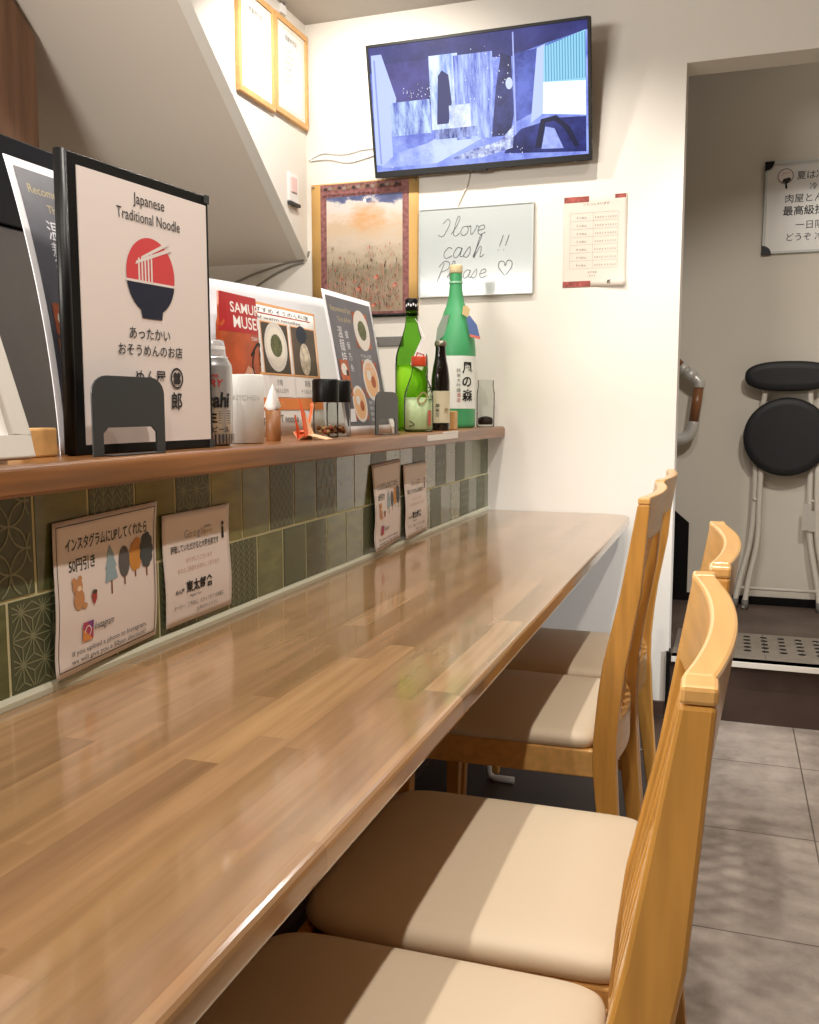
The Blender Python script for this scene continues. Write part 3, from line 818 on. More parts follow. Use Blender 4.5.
# ------------------------------------------------------------------ alcove things
t = thing('whiteboard', 'framed whiteboard with handwritten menu and black corners in the alcove', 'whiteboard', (.40, YB-.001, 1.70))
W2, H2 = .59, .355
mb = MB(); mb.box((-W2/2, -.010, 0), (W2/2, 0, H2), mat('alcove_board', 'e3e1db', .25)); mb.build('board', t)
mb = MB()
for b_ in (((-W2/2-.006, -.016, -.006), (W2/2+.006, 0, .004)), ((-W2/2-.006, -.016, H2-.004), (W2/2+.006, 0, H2+.006)), ((-W2/2-.006, -.016, .004), (-W2/2+.004, 0, H2-.004)), ((W2/2-.004, -.016, .004), (W2/2+.006, 0, H2-.004))): mb.box(*b_, FR)
mb.build('frame', t, bevel=.002)
for sx in (-1, 1):
    for zz, d in ((-.008, 1), (H2+.008, -1)):
        x = sx*(W2/2+.008)
        mb = MB(); pts = [(x, zz)]+[(x-sx*.036*math.cos(k/6*PI/2), zz+d*.036*math.sin(k/6*PI/2)) for k in range(7)]
        mb.prism(pts, 'y', -.019, -.001, BLACK); mb.build('corner', t)
a = Art(); BK = mat('marker_black', '2a2a2a', .6)
fan = mat('fan_pink', 'd9b7b0', .6)
a.ell(.072, .302, .029, .029, fan, 24); a.ell(.072, .3025, .026, .026, mat('fan_white', 'e0d8d2', .6), 24); a.stroke([(.101*1+0, .302)]+[(.072+.029*math.cos(k*PI/12), .302+.029*math.sin(k*PI/12)) for k in range(1, 25)], .0022, BK)
a.poly([(.058, .278), (.065, .292), (.088, .296), (.094, .288), (.080, .274)], BK); a.stroke([(.073, .279), (.077, .252)], .008, BK, False)
for k in range(3): a.stroke([(.060+.01*k, .305+.004*k), (.066+.01*k, .318)], .0018, mat('marker_red', 'b05a50', .6), False)
a.text('夏は冷やし', .115, .288, .036, BK); a.text('冷', .165, .245, .030, BK)
a.text('肉屋とんこつ', .075, .198, .037, BK); a.text('最高級揖保乃糸', .068, .148, .040, BK, bold=.01); a.text('一日限定', .118, .092, .036, BK); a.text('どうぞ 冷たい', .085, .045, .034, BK)
a.build('handwriting', lambda u, v, h: Vector((u-W2/2, -.0101-h, v)), t)
mb = MB(); mb.tube([(-.03, -.006, H2+.006), (0, -.004, H2+.16), (.03, -.006, H2+.006)], .0018, CREAMPIPE, 6); mb.build('string', t)

# folding stool leaning on the alcove wall
t = thing('folding_stool', 'folded round black stool with oval backrest leaning on the alcove wall', 'folding chair', (.220, 4.12, STEP))
lean = .06
def yz(z, d=0): return .03+(z/1.05)*lean*.6+d
mb = MB()
def disc(mb, cx, cz, rx, rz, y, th, m, n=40, e=2.0):
    rings = []
    for inset, dy in ((.012, 0), (.002, .006), (0, .014), (.002, th-.008), (.010, th-.002), (.03, th)):
        rg = []
        for k in range(n):
            q = 2*PI*k/n; c, s_ = math.cos(q), math.sin(q)
            rg.append((cx+(rx-inset)*math.copysign(abs(c)**(2/e), c), y-dy, cz+(rz-inset)*math.copysign(abs(s_)**(2/e), s_)))
        rings.append(rg)
    mb.loops(rings, m)
disc(mb, .0, .723, .168, .162, .035, .035, BLACKM); mb.build('seat', t)
mb = MB(); disc(mb, 0, .972, .170, .062, .045, .03, BLACKM, e=2.6); mb.build('backrest', t)
for s_ in (-1, 1):
    mb = MB(); mb.tube(spline([(s_*.168-.010, .0, .004), (s_*.150-.008, .02, .12), (s_*.118-.006, .035, .28), (s_*.108-.006, .045, .45), (s_*.105-.006, .05, .68), (s_*.085, .06, .93)]), .0115, CREAMPIPE, 10); mb.build('leg', t)
    mb = MB(); mb.tube(spline([(s_*.168+.030, -.02, .004), (s_*.150+.026, .0, .12), (s_*.118+.022, .02, .28), (s_*.112+.018, .03, .45), (s_*.108+.016, .04, .65)]), .0115, CREAMPIPE, 10); mb.build('leg', t)
    for dx, yy in ((-.010, 0), (.030, -.02)):
        mb = MB(); mb.lathe([(.0135, 0), (.0135, .04)], (s_*.168+dx-(s_*.003), yy+.003, 0), INKG, n=12); mb.build('foot_cap', t)
mb = MB(); mb.tube([(-.155, .012, .085), (.150, .012, .085)], .007, CREAMPIPE, 10); mb.build('stretcher', t)
for q in (((-.118, .03, .46), (-.088, .045, .46)), ((.098, .045, .46), (.128, .03, .46))):
    mb = MB(); mb.tube(q, .006, CREAMPIPE, 8); mb.build('hinge_pin', t)
mb = MB(); mb.box((.075, .018, .34), (.105, .020, .45), INKP); mb.box((.100, .0175, .335), (.128, .0195, .42), INKP); mb.build('paper_tag', t)

# stair handrail
BRN = mat('rail_brown', '8a5a38', .3, coat=.4, noise=.15, nscale=6); ALU = mat('rail_alu', 'd2d0ca', .3, metal=.25)
t = thing('handrail', 'brown round handrail with silver elbow joints on the alcove wall', 'handrail', (-.16, 4.14, .9))
Lr = lambda pts: [(p[0]+.16, p[1]-4.14, p[2]-.9) for p in pts]
p0 = (-.70, 4.14, 1.665); pj = (-.205, 4.14, 1.236); pk = (-.128, 4.14, 1.170); pl = (-.148, 4.14, 1.005)
mb = MB(); mb.tube(Lr([p0, pj]), .021, BRN, 16); mb.tube(Lr([(-.131, 4.14, 1.150), pl]), .021, BRN, 16); mb.build('grip_bar', t)
mb = MB(); mb.tube(Lr([(-.208, 4.14, 1.239), (-.186, 4.14, 1.220)]), .024, ALU, 16); mb.tube(Lr([(-.186, 4.14, 1.220), (-.182, 4.14, 1.216)]), .019, ALU, 16); mb.tube(Lr([(-.182, 4.14, 1.216), (-.150, 4.14, 1.189)]), .0245, ALU, 16)
mb.tube(Lr(spline([(-.152, 4.14, 1.190), (-.138, 4.14, 1.178), (-.129, 4.14, 1.165), (-.129, 4.14, 1.148)])), .023, ALU, 16); mb.build('elbow_joint', t)
mb = MB(); mb.tube(Lr(spline([pl, (-.152, 4.14, .975), (-.165, 4.14, .95), (-.19, 4.14, .933), (-.225, 4.145, .93), (-.25, 4.17, .93), (-.255, 4.205, .93), (-.255, 4.219, .93)])), .0235, ALU, 16); mb.build('end_elbow', t)
mb = MB(); mb.tube(Lr([(-.5, 4.14, 1.49), (-.5, 4.15, 1.43), (-.5, 4.219, 1.43)]), .009, ALU, 10); mb.build('wall_bracket', t)

# ------------------------------------------------------------------ kitchen behind
WOODC = mat('cabinet_wood', '8a664c', .5, noise=.25, nscale=2.4, stretch=(3, 14, 1))
t = thing('wall_cabinet', 'brown wood kitchen cabinet under the stair slope at the upper left', 'cabinet', (-2.3, 2.0, 1.62))
mb = MB(); mb.prism([(-1.0, 0), (.465, 0), (.465, .58), (.20, .795), (-1.0, .795)], 'x', -.24, .222, WOODC); mb.build('body', t, bevel=.002)
mb = MB(); mb.prism([(.0, .004), (.461, .004), (.461, .574), (.20, .788), (.0, .788)], 'x', .222, .240, WOODC); mb.build('door', t, bevel=.002)
mb = MB(); mb.box((.222, -1.0, .004), (.240, -.004, .788), WOODC); mb.build('door', t, bevel=.002)
SST = mat('machine_steel', '6a6563', .38, metal=.6, noise=.1, nscale=3)
t = thing('kitchen_machine', 'grey steel kitchen machine with a black top panel behind the menus', 'appliance', (-1.85, 1.7, 0))
mb = MB(); mb.box((-.25, -.9, .0), (.24, .60, 1.482), SST); mb.build('body', t, bevel=.004)
mb = MB(); mb.box((-.25, -.9, 1.484), (.25, .60, 1.686), BLACK); mb.build('control_panel', t, bevel=.004)
mb = MB(); mb.tube(spline([(-1.95, 3.220, 1.53), (-1.85, 3.220, 1.53), (-1.72, 3.220, 1.57), (-1.60, 3.220, 1.60), (-1.52, 3.220, 1.612), (-1.50, 3.220, 1.64)]), .004, mat('grey_cable', '9b978c', .5), 8)
mb.tube(spline([(-1.85, 3.220, 1.50), (-1.75, 3.220, 1.51), (-1.65, 3.220, 1.56), (-1.57, 3.220, 1.59), (-1.52, 3.220, 1.60)]), .004, MATS['grey_cable'], 8)
tag(mb.build('power_cable', loc=(-1.7, 3.220, 1.55)), 'grey cables drooping below the stair slope toward the room corner', 'cable')
t = thing('wall_hook', 'small dark grey hook bracket on the wall below the cloth hanging', 'hook', (-1.19, YW, 1.30))
mb = MB(); mb.box((-.05, -.006, -.015), (.06, 0, .020), INKG); mb.build('plate', t, bevel=.003)
mb = MB(); mb.tube(spline([(-.04, -.005, .0), (-.045, -.03, -.01), (-.045, -.035, .02)]), .006, INKG, 8); mb.build('hook', t)

# ------------------------------------------------------------------ things on the shelf
# --- big standing menu
t = thing('menu_book', 'black-edged standing menu with red noodle bowl print on the shelf', 'menu', (-.829, 1.028, ZS), -math.radians(5.5))
MW, MH = .312, .398
mb = MB(); mb.box((-.010, 0, 0), (0, MW, MH), BLACK); mb.build('cover', t, bevel=.002)
mb = MB(); mb.tube([(-.004, .003, .002), (-.004, .003, MH-.001)], .0085, BLACK, 14); mb.build('spine', t)
mb = MB(); mb.box((0, .026, .014), (.0012, MW-.008, MH-.016), PAPERW); mb.build('page', t)
for y_, z_ in ((MW-.012, 0), (MW-.012, MH-.012)):
    mb = MB(); mb.box((-.0115, y_, z_), (.0018, MW+.001, z_+.013), DGREY); mb.build('corner_guard', t)
fn = plane((.0012, .032, .014), (0, 1, 0), (0, 0, 1)); PWI, PHI = MW-.040, MH-.030
a = Art(); cu = PWI*.5
RED = mat('bowl_red', 'd2474a', .5); NAVY = mat('bowl_navy', '1d2236', .5); TXT = mat('menu_text', '2b292b', .5)
a.text('Japanese', cu, .340, .0225, TXT, 'c', width=.068); a.text('Traditional Noodle', cu, .315, .0225, TXT, 'c', width=.138)
cy_, cr = .243, .053
a.ell(cu, cy_, cr, cr, RED, 48)
# bowl: lower half in navy with a foot
pts = [(cu-cr*.985, cy_-.012)]+[(cu+cr*math.cos(PI+k*PI/20), cy_-.004+cr*math.sin(PI+k*PI/20)) for k in range(2, 19)]+[(cu+cr*.985, cy_-.012)]
a.poly(pts, NAVY)
a.poly([(cu-.022, cy_-cr-.010), (cu+.022, cy_-cr-.010), (cu+.026, cy_-cr+.012), (cu-.026, cy_-cr+.012)], NAVY)
a.rect(cu-cr-.002, cy_-.013, cu+cr+.002, cy_-.0095, PAPERW)
for k in range(5): a.rect(cu-.028+.0068*k, cy_-.011, cu-.0245+.0068*k, cy_+.022+.0022*k, PAPERW)
a.poly([(cu-.034, cy_+.012), (cu-.032, cy_+.017), (cu+.046, cy_+.046), (cu+.048, cy_+.041)], PAPERW)
a.poly([(cu-.022, cy_+.020), (cu-.020, cy_+.025), (cu+.040, cy_+.054), (cu+.042, cy_+.049)], PAPERW)
a.text('あったかい', cu-.006, .151, .0185, TXT, 'c', bold=.008); a.text('おそうめんのお店', cu-.004, .127, .0180, TXT, 'c', bold=.008)
a.text('めん屋', cu-.008, .086, .0235, TXT, 'c', bold=.01)
a.stroke([(cu+.052+.0135*math.cos(k*PI/12), .095+.0145*math.sin(k*PI/12)) for k in range(25)], .003, TXT, False)
for q in (0, 1, 2, 3): a.ell(cu+.052+.0055*math.cos(q*PI/2+PI/4), .095+.006*math.sin(q*PI/2+PI/4), .0046, .0050, TXT, 14)
a.text('郎', cu+.050, .050, .028, TXT, 'c', bold=.02)
a.build('print', fn, t)
# holder in front of it
def holder(name, label, loc, w, h, rot, group):
    t = thing(name, label, 'menu stand', loc, rot, group)
    pts = [(-w/2, 0), (-w/2, h-.024)]+[(-w/2+.030*(1-math.cos(k/6*PI/2)), h-.024+.024*math.sin(k/6*PI/2)) for k in range(1, 7)]
    pts += [(-p[0], p[1]) for p in pts[::-1] if p[1] > 0]+[(w/2, 0), (w/2-.020, 0), (w/2-.020, .030), (w/2-.030, .038), (-w/2+.030, .038), (-w/2+.020, .030), (-w/2+.020, 0)]
    mb = MB(); mb.prism(pts, 'x', -.0015, .0015, DGREY); mb.build('upright', t, bevel=.0006)
    mb = MB(); mb.box((-.004, -w/2+.02, .0002), (.016, w/2-.02, .002), DGREY); mb.build('base_plate', t, bevel=.0005)
    return t
holder('bookend', 'dark grey metal bookend in front of the big standing menu', (-.782, 1.092, ZS), .152, .107, -math.radians(3), 'metal bookends on the shelf')
holder('bookend', 'dark grey metal bookend in front of the leaning food menu', (-.792, 2.135, ZS), .155, .103, 0, 'metal bookends on the shelf')

# --- leaning food sheets (purple ground, white border)
PURP = mat('sheet_slate', '57565f', .35, noise=.15, nscale=20); SHW = mat('sheet_white', 'f3f2f6', .3)
PLATE = mat('dish_white', 'd9d3c9', .5); DISH = mat('dish_brown', 'a8552f', .5, noise=.3, nscale=60); BROTH = mat('dish_broth', 'e0b080', .5); DGRN = mat('dish_green', '5e6240', .6, noise=.4, nscale=90)
GOLD = mat('print_gold', 'b8a676', .6); PWH = mat('print_white', 'dedde0', .6); PDK = mat('dish_dark', '26221f', .6)
def food_sheet(label, loc, w, h, lean, curl, seed, rot=0):
    t = thing('menu_sheet', label, 'menu sheet', loc, rot, 'slate food menus leaning on the shelf')
    fn = lambda u, v, hh: Vector((-lean*(v/h)-curl*(v/h)**2+hh, u, v))
    sheet('sheet', w, h, fn, SHW, t, n=16, th=.001)
    a = Art(); b_ = .012
    a.grid(b_, .022, w-b_, h-b_, PURP, 8, 16)
    a.text('Recommend Set', .03, h-.045, .018, GOLD); a.text('Thick & Rich', .06, h-.068, .016, GOLD)
    for k, q in enumerate('温麺特製'): a.text(q, .048, h-.105-.030*k, .030, PWH)
    for k, q in enumerate('揖保乃糸'): a.text(q, .090, h-.105-.026*k, .020, PWH)
    def dish(u, v, r_, top, square=None):
        if square: a.rect(u-square, v-square*.9, u+square, v+square*.9, DISH)
        a.ell(u, v, r_, r_, PLATE, 22); a.ell(u, v, r_*.82, r_*.82, BROTH if top != 'g' else PLATE, 20)
        if top == 'g': a.ell(u+.002, v, r_*.55, r_*.5, DGRN, 12)
        else:
            a.ell(u-r_*.2, v+r_*.2, r_*.3, r_*.25, PLATE, 10); a.ell(u+r_*.25, v-r_*.1, r_*.3, r_*.3, DISH, 10)
    dish(w*.68, h*.76, .050, 'g', .048); dish(w*.70, h*.40, .052, 'b', .050); dish(w*.36, h*.22, .044, 'b', .042)
    for q in (.46, .34):
        a.rect(.022, h*q-.022, .075, h*q+.022, DISH); a.ell(.046, h*q, .018, .014, PLATE, 12); a.ell(.062, h*q-.008, .008, .008, PDK, 8)
    for k in range(4):
        a.text('そうめん 九百円', w*.55, h*.56-.012*k, .010, PWH); a.text('具だくさん', w*.56, h*.22-.014*k, .010, PWH)
    a.rect(.03, .032, .065, .062, PWH)
    a.build('print', fn, t)
    return t
food_sheet('slate food menu sheet with white border peeking out left of the big menu', (-.866, 1.05, ZS), .30, .405, .018, .056, 1)
food_sheet('slate food menu sheet leaning back beside the green bottles', (-.830, 1.978, ZS), .300, .335, .058, .004, 2)

# --- framed sign at the left edge and wooden block
GRF = mat('pale_frame', 'c9c4bb', .5)
t = thing('photo_frame', 'pale grey tilted frame at the left edge of the shelf', 'frame', (-.800, .652, ZS))
lean = .24
U_, V_ = Vector((0, 1, 0)), Vector((-.17, -.24, .33))
V_ = Vector((-.10, 0, .24))
fw, fh = .262, .235
fnf = plane((0, 0, .002), (0, 1, 0), (-.075, 0, .235))
mb = MB()
def fbox(u0, u1, v0, v1, h0, h1, m):
    vs = [fnf(u, v, h) for h in (h0, h1) for v in (v0, v1) for u in (u0, u1)]
    mb.add(vs, [(0,1,3,2),(4,6,7,5),(0,4,5,1),(2,3,7,6),(0,2,6,4),(1,5,7,3)], m)
fbox(0, fw, 0, .028, 0, .012, GRF); fbox(0, fw, fh-.028, fh, 0, .012, GRF); fbox(0, .028, .028, fh-.028, 0, .012, GRF); fbox(fw-.028, fw, .028, fh-.028, 0, .012, GRF)
mb.build('frame', t, bevel=.002)
mb = MB(); fbox(.028, fw-.028, .028, fh-.028, .001, .005, PAPER); mb.build('picture', t)
mb = MB(); mb.box((-.11, .10, 0), (-.09, .16, .20), GRF); mb.build('stand', t)
t = MB().box((-.872, .955, ZS), (-.846, 1.022, ZS+.038), PALEWOOD).build('wooden_block', loc=(-.859, .99, ZS), bevel=.003)
tag(t, 'small pale wooden block on the shelf behind the big menu', 'block')

# --- beer can with an upturned cup
t = thing('beer_can', 'silver beer can with red and black print right of the big menu', 'can', (-.842, 1.405, ZS))
SIL = mat('can_silver', 'cfcfd0', .28, metal=.75)
rc = .037
mb = MB(); mb.lathe([(rc-.008, 0), (rc-.003, .003), (rc, .010), (rc, .132), (rc-.001, .137), (rc-.007, .147), (rc-.0065, .150), (rc-.009, .150), (rc-.010, .147)], (0, 0, 0), SIL, 40); mb.build('body', t)
ang = math.atan2(-1.405, .842)
def cyl(rad, ang, z0, cx=0, cy=0): return lambda u, v, h: Vector((cx+(rad+h)*math.cos(ang+u/rad), cy+(rad+h)*math.sin(ang+u/rad), z0+v))
a = Art(); a.h = .0012; RDT = mat('can_red', 'b83030', .4)
a.text('SUPER', .004, .115, .007, RDT, 'c', bold=.02); a.text('DRY', .004, .100, .017, RDT, 'c', shear=.25, bold=.02)
a.text('Asahi', .004, .066, .034, INK, 'c', shear=.12, bold=.035, width=.060)
for k in range(6): a.rect(-.036, .038+k*.004, -.010, .0395+k*.004, INKG); a.rect(.012, .038+k*.004, .036, .0395+k*.004, INKG)
a.text('生', 0, .041, .020, INK, 'c', bold=.04); a.text('アサヒビール', 0, .024, .011, INK, 'c', bold=.02)
for k in range(-8, 9): a.rect(k*.0062-.0014, .004, k*.0062+.0014, .020, DGREY)
a.build('print', cyl(rc, ang, 0), t)
def cup_profile(r0, r1, h, th): return [(r0, 0), (r1, h), (r1-th, h), (r0-th, th), (.001, th)]
t = thing('plastic_cup', 'small clear cup turned over on top of the silver beer can', 'cup', (-.842, 1.405, ZS+.1502))
mb = MB(); mb.lathe([(.028, 0), (.024, .026), (.022, .028), (.0005, .028), (.0005, .0265), (.0205, .0265), (.0225, .025), (.0265, 0)], (0, 0, 0), mat('frosted_cup', 'f4f4f4', .12, trans=.7), 32, False, False); mb.build('body', t)
mb = MB(); mb.lathe([(.0262, .012), (.0256, .018)], (0, 0, 0), WHITEP, 32, False, False); mb.build('band', t)

# --- white canister
t = thing('canister', 'plain white canister with embossed kitchen lettering beside the silver beer can', 'canister', (-.835, 1.515, ZS))
CAN = mat('canister_white', 'e6e7e4', .4)
mb = MB(); mb.lathe([(.027, 0), (.032, .002), (.032, .122), (.031, .124), (.0005, .124)], (0, 0, 0), CAN, 40, True, False); mb.build('body', t)
a = Art(); a.text('KITCHEN', 0, .078, .013, mat('emboss_grey', 'c4c5c2', .5), 'c', width=.050); a.build('lettering', cyl(.0321, math.atan2(-1.505, .832), 0), t)

# --- red snack pouch
t = thing('snack_pouch', 'red and orange printed pouch standing behind the white canister', 'pouch', (-.945, 1.692, ZS))
PCH = mat('pouch_orange', 'b9542b', .35, noise=.35, nscale=14); PCR = mat('pouch_red', 'b21f26', .35)
w_, h_ = .215, .290
def pf(u, v, h):
    q = (1-(2*u/w_-1)**2); p = math.sin(min(1, max(0, v/h_))*PI)
    return Vector((.010*q*p+h, min(u, .160)+max(0, u-.160)*.3-.085+(.006 if v > .23 and u < .02 else 0), v))-Vector((max(0, u-.160)*.9, 0, 0))
sheet('pouch', w_, h_, pf, PCH, t, n=18, th=.004)
a = Art(); a.grid(0, h_-.075, w_, h_, PCR, 14, 5)
a.text('SAMURAI', w_*.56, h_-.036, .029, PAPER, 'c', bold=.012, width=.150); a.text('MUSEUM', w_*.60, h_-.066, .034, PAPER, 'c', bold=.012, width=.150)
a.text('TORA RAMEN', w_*.7, h_-.088, .010, PAPER, 'c')
a.stroke([(.115, .17), (.145, .195), (.165, .19), (.16, .16), (.175, .145), (.165, .13)], .006, INK); a.stroke([(.13, .18), (.12, .15), (.14, .12)], .005, INK)
a.poly([(.06, .03), (.075, .115), (.12, .125), (.13, .09), (.17, .085), (.17, .02)], mat('pouch_dark', '2a1c18', .4)); a.poly([(.075, .115), (.10, .15), (.13, .14), (.17, .13), (.17, .105), (.12, .10)], mat('pouch_pale', 'd8a68c', .5))
a.poly([(.12, .05), (.17, .03), (.17, .05), (.13, .075)], PAPER)
a.build('print', pf, t)
# white carton behind it
t = thing('carton', 'white carton with blue and red marks just behind the beer can', 'carton', (-.985, 1.53, ZS))
mb = MB(); mb.box((-.035, -.035, 0), (.035, .055, .27), PAPER); mb.build('body', t, bevel=.002)
a = Art(); fn = plane((.035, -.035, 0), (0, 1, 0), (0, 0, 1)); a.rect(0, .195, .075, .235, mat('carton_blue', '4c5a86', .5)); a.rect(.03, .15, .07, .175, RDT); a.text('お茶', .015, .205, .024, PAPER); a.build('print', fn, t)

# --- white back panel and orange poster
t = thing('backing_panel', 'large plain white panel leaning upright behind the orange poster', 'panel', (-1.060, 1.55, ZS))
def bp(u, v, h): return Vector((.012*math.sin(u*3)+h-.02*(v/.4), u, v*(.905+.095*u/1.02)))
sheet('panel', 1.02, .368, bp, mat('panel_white', 'e4e4e8', .3), t, n=14, th=.003)
t = thing('food_poster', 'white food poster with orange edge, three photos and orange band', 'poster', (-1.000, 1.765, ZS))
pw, ph = .470, .305
def op(u, v, h): return Vector((h-.03*(v/ph), u, v))
sheet('sheet', pw, ph, op, PAPER, t, n=8)
ORG = mat('poster_orange', 'e88a4a', .5); ORL = mat('poster_light_orange', 'eeb27a', .5)
a = Art()
a.frame(.0, .14, pw, ph, .006, ORL); a.rect(.02, .280, .44, .2825, RDT); a.text('当店のおすすめ そうめん料理', .03, .285, .012, INK, width=.40); a.text('a bowl of warm noodles', .05, .268, .011, INKG, width=.33)
for k, (c1, c2) in enumerate((('p1', '5a3a2e'), ('p2', '4a4038'), ('p3', '54463e'))):
    u = .010+k*.154
    a.rect(u, .142, u+.140, .264, mat('photo_'+c1, c2, .5, noise=.2, nscale=30)); a.frame(u, .142, u+.140, .264, .003, ORL)
    a.rect(u, .090, u+.140, .138, PAPER); a.text(('温麺', '冷麺', '豚麺')[k], u+.07, .118, .016, INK, 'c'); a.text('そうめん九百円', u+.07, .100, .012, INK, 'c')
    if k == 1: a.ell(u+.07, .207, .058, .058, PLATE, 26); a.ell(u+.07, .207, .046, .046, mat('plate_in', 'e6dfcf', .5), 24); a.ell(u+.072, .210, .030, .027, DGRN, 14)
    elif k == 0: a.ell(u+.055, .20, .045, .055, mat('tempura', 'c47a3c', .5, noise=.3, nscale=60), 20)
    else: a.ell(u+.06, .245, .030, .022, NAVY, 16); a.ell(u+.07, .185, .030, .040, mat('fish', 'c9bca8', .5, noise=.3, nscale=60), 16)
a.rect(.0, .060, pw, .088, ORG); a.text('お持ち帰りできます', .10, .067, .016, ORL)
a.text('open HOT noodle', .12, .030, .026, INKG, bold=.01)
a.build('print', op, t)

# --- brown wooden cup with paper cone, origami crane
t = thing('toothpick_cup', 'small brown wooden cup holding a white paper cone behind the orange crane', 'cup', (-.845, 1.640, ZS))
mb = MB(); mb.lathe([(.0135, 0), (.0145, .001), (.015, .060), (.013, .060), (.012, .004), (.0005, .004)], (0, 0, 0), mat('cup_wood', '8a5a34', .45, noise=.2, nscale=30), 24, True, False); mb.build('body', t)
t = MB(); t.lathe([(.010, 0), (.0115, .056), (.018, .062), (.0005, .105)], (-.845, 1.640, ZS+.005), PAPER, 5, True, False)
tag(t.build('paper_cone', loc=(-.845, 1.640, ZS+.005)), 'white pointed paper standing in the small brown wooden cup', 'paper')
t = thing('origami_crane', 'orange and white folded paper crane on the shelf beside the spice jars', 'origami', (-.82, 1.715, ZS), math.radians(12))
OR1 = mat('origami_orange', 'e8622a', .5); OR2 = mat('origami_peach', 'f3c49a', .5)
def tri(mb, pts, m, th=.0009):
    p = [Vector(q) for q in pts]; n = (p[1]-p[0]).cross(p[2]-p[0]).normalized()*th; k = len(p)
    mb.add(p+[q+n for q in p], [list(range(k)), list(range(k, 2*k))[::-1]]+[(i, (i+1) % k, k+(i+1) % k, k+i) for i in range(k)], m)
mb = MB()
for sx in (-1, 1): tri(mb, [(0, -.034, .001), (sx*.018, .002, .016), (0, .040, .020)], OR1); tri(mb, [(0, -.034, .001), (sx*.014, .030, .001), (sx*.018, .002, .016)], OR2)
tri(mb, [(.018, .002, .016), (-.018, .002, .016), (0, .040, .020)], OR1); tri(mb, [(0, -.034, .0), (.016, .032, .0), (-.016, .032, .0)], OR2); mb.build('body', t)
mb = MB(); tri(mb, [(.012, -.026, .006), (.018, .020, .014), (.006, -.046, .082)], OR1, .0015); tri(mb, [(.014, -.010, .008), (.019, .022, .014), (.007, -.040, .070)], OR2, .0015); mb.build('wing', t)
mb = MB(); tri(mb, [(.012, -.016, .012), (.016, .034, .012), (.052, .060, .001), (.050, .000, .001)], OR2, .0015); mb.build('wing', t)
mb = MB(); tri(mb, [(.003, .022, .010), (.003, .046, .012), (.003, .086, .074), (.003, .076, .070)], OR1, .003); tri(mb, [(.0062, .030, .011), (.0062, .044, .012), (.0062, .084, .072)], OR2, .0008); mb.build('neck', t)
mb = MB(); tri(mb, [(.003, .076, .068), (.003, .087, .075), (.003, .098, .066)], OR1, .003); mb.build('head', t)
mb = MB(); tri(mb, [(0, -.030, .002), (0, -.050, .050), (0, -.012, .014)], OR1, .002); mb.build('tail', t)

# --- two spice jars
def spice_jar(loc, label, seed, rad=.0275):
    t = thing('spice_jar', label, 'jar', loc, 0, 'spice jars with black lids')
    mb = MB(); mb.lathe([(rad-.003, 0), (rad, .003), (rad, .074), (rad-.002, .076)], (0, 0, 0), CLEAR, 32, True, False); mb.build('glass', t)
    mb = MB(); mb.lathe([(rad+.001, .0765), (rad+.0015, .080), (rad+.0015, .122), (rad-.001, .126), (.0005, .126)], (0, 0, 0), BLACK, 32, True, False); mb.build('lid', t)
    q = random.Random(seed); mb = MB()
    for k in range(26):
        rr_ = q.uniform(0, rad-.011); an = q.uniform(0, 2*PI); s_ = q.uniform(.004, .0065)
        c = (rr_*math.cos(an), rr_*math.sin(an), .0055+q.uniform(0, .012))
        mb.lathe([(.0004, 0), (s_*.8, s_*.3), (s_, s_*.8), (s_*.6, s_*1.4), (.0004, s_*1.6)], c, mat(('spice_brown', 'spice_red', 'spice_pale')[k % 3], ('7a4a28', '94452a', 'b98f5e')[k % 3], .7), 7)
    o = mb.build('spice', t); o['kind'] = 'stuff'
spice_jar((-.832, 1.862, ZS), 'glass spice jar with black lid, nearer of the pair by the paper crane', 4)
spice_jar((-.842, 1.955, ZS), 'glass spice jar with black lid, farther of the pair, half hidden behind its twin', 5)

# --- sake bottles
def bottle(loc, label, prof, m, name='sake_bottle', n=40, rot=0):
    t = thing(name, label, 'bottle', loc)
    mb = MB(); mb.lathe(prof, (0, 0, 0), m, n, True, True); mb.build('glass', t)
    return t
GRN = thin_glass('bottle_green', 'a8da7c', .05); GRF2 = mat('bottle_frosted_green', '52b476', .42, trans=.25); DRK = mat('bottle_dark', '15100c', .08, coat=.5)
LIQ = mat('liquid_green', 'f2ee7a', .5)
def sm(prof):
    return [(max(.0005, p.x), p.z) for p in spline([(r_, 0, z_) for r_, z_ in prof], 5)]
def aim(x, y): return math.atan2(-y, -x)
# 1 clear green bottle at left
bx, by = -.868, 2.545; R1 = .0465
t = bottle((bx, by, ZS), 'clear green sake bottle with black cap and white tag, left of the tall frosted one',
           [(R1-.006, 0), (R1-.001, .003)]+sm([(R1, .010), (R1, .10), (R1, .190), (R1-.004, .222), (.027, .268), (.0185, .300), (.0165, .335), (.0165, .352)]), GRN)
mb = MB(); mb.lathe([(.0005, .004), (R1-.008, .005), (R1-.003, .012), (R1-.003, .185), (.0005, .185)], (0, 0, 0), LIQ, 32, False, False); mb.build('sake', t)
mb = MB(); mb.lathe([(.0185, .338), (.0185, .368), (.017, .372), (.0005, .372)], (0, 0, 0), BLACK, 24, True, False); mb.build('cap', t)
a = Art()
for k in range(6): a.ell(-.016+k*.007, .012+.003*(k % 2), .0028, .004, PWH, 8)
a.build('cap_print', cyl(.0186, aim(bx, by), .340), t)
dv = Vector((.946, .325, 0)); nv = Vector((-bx, -by, 0)).normalized()
mb = MB()
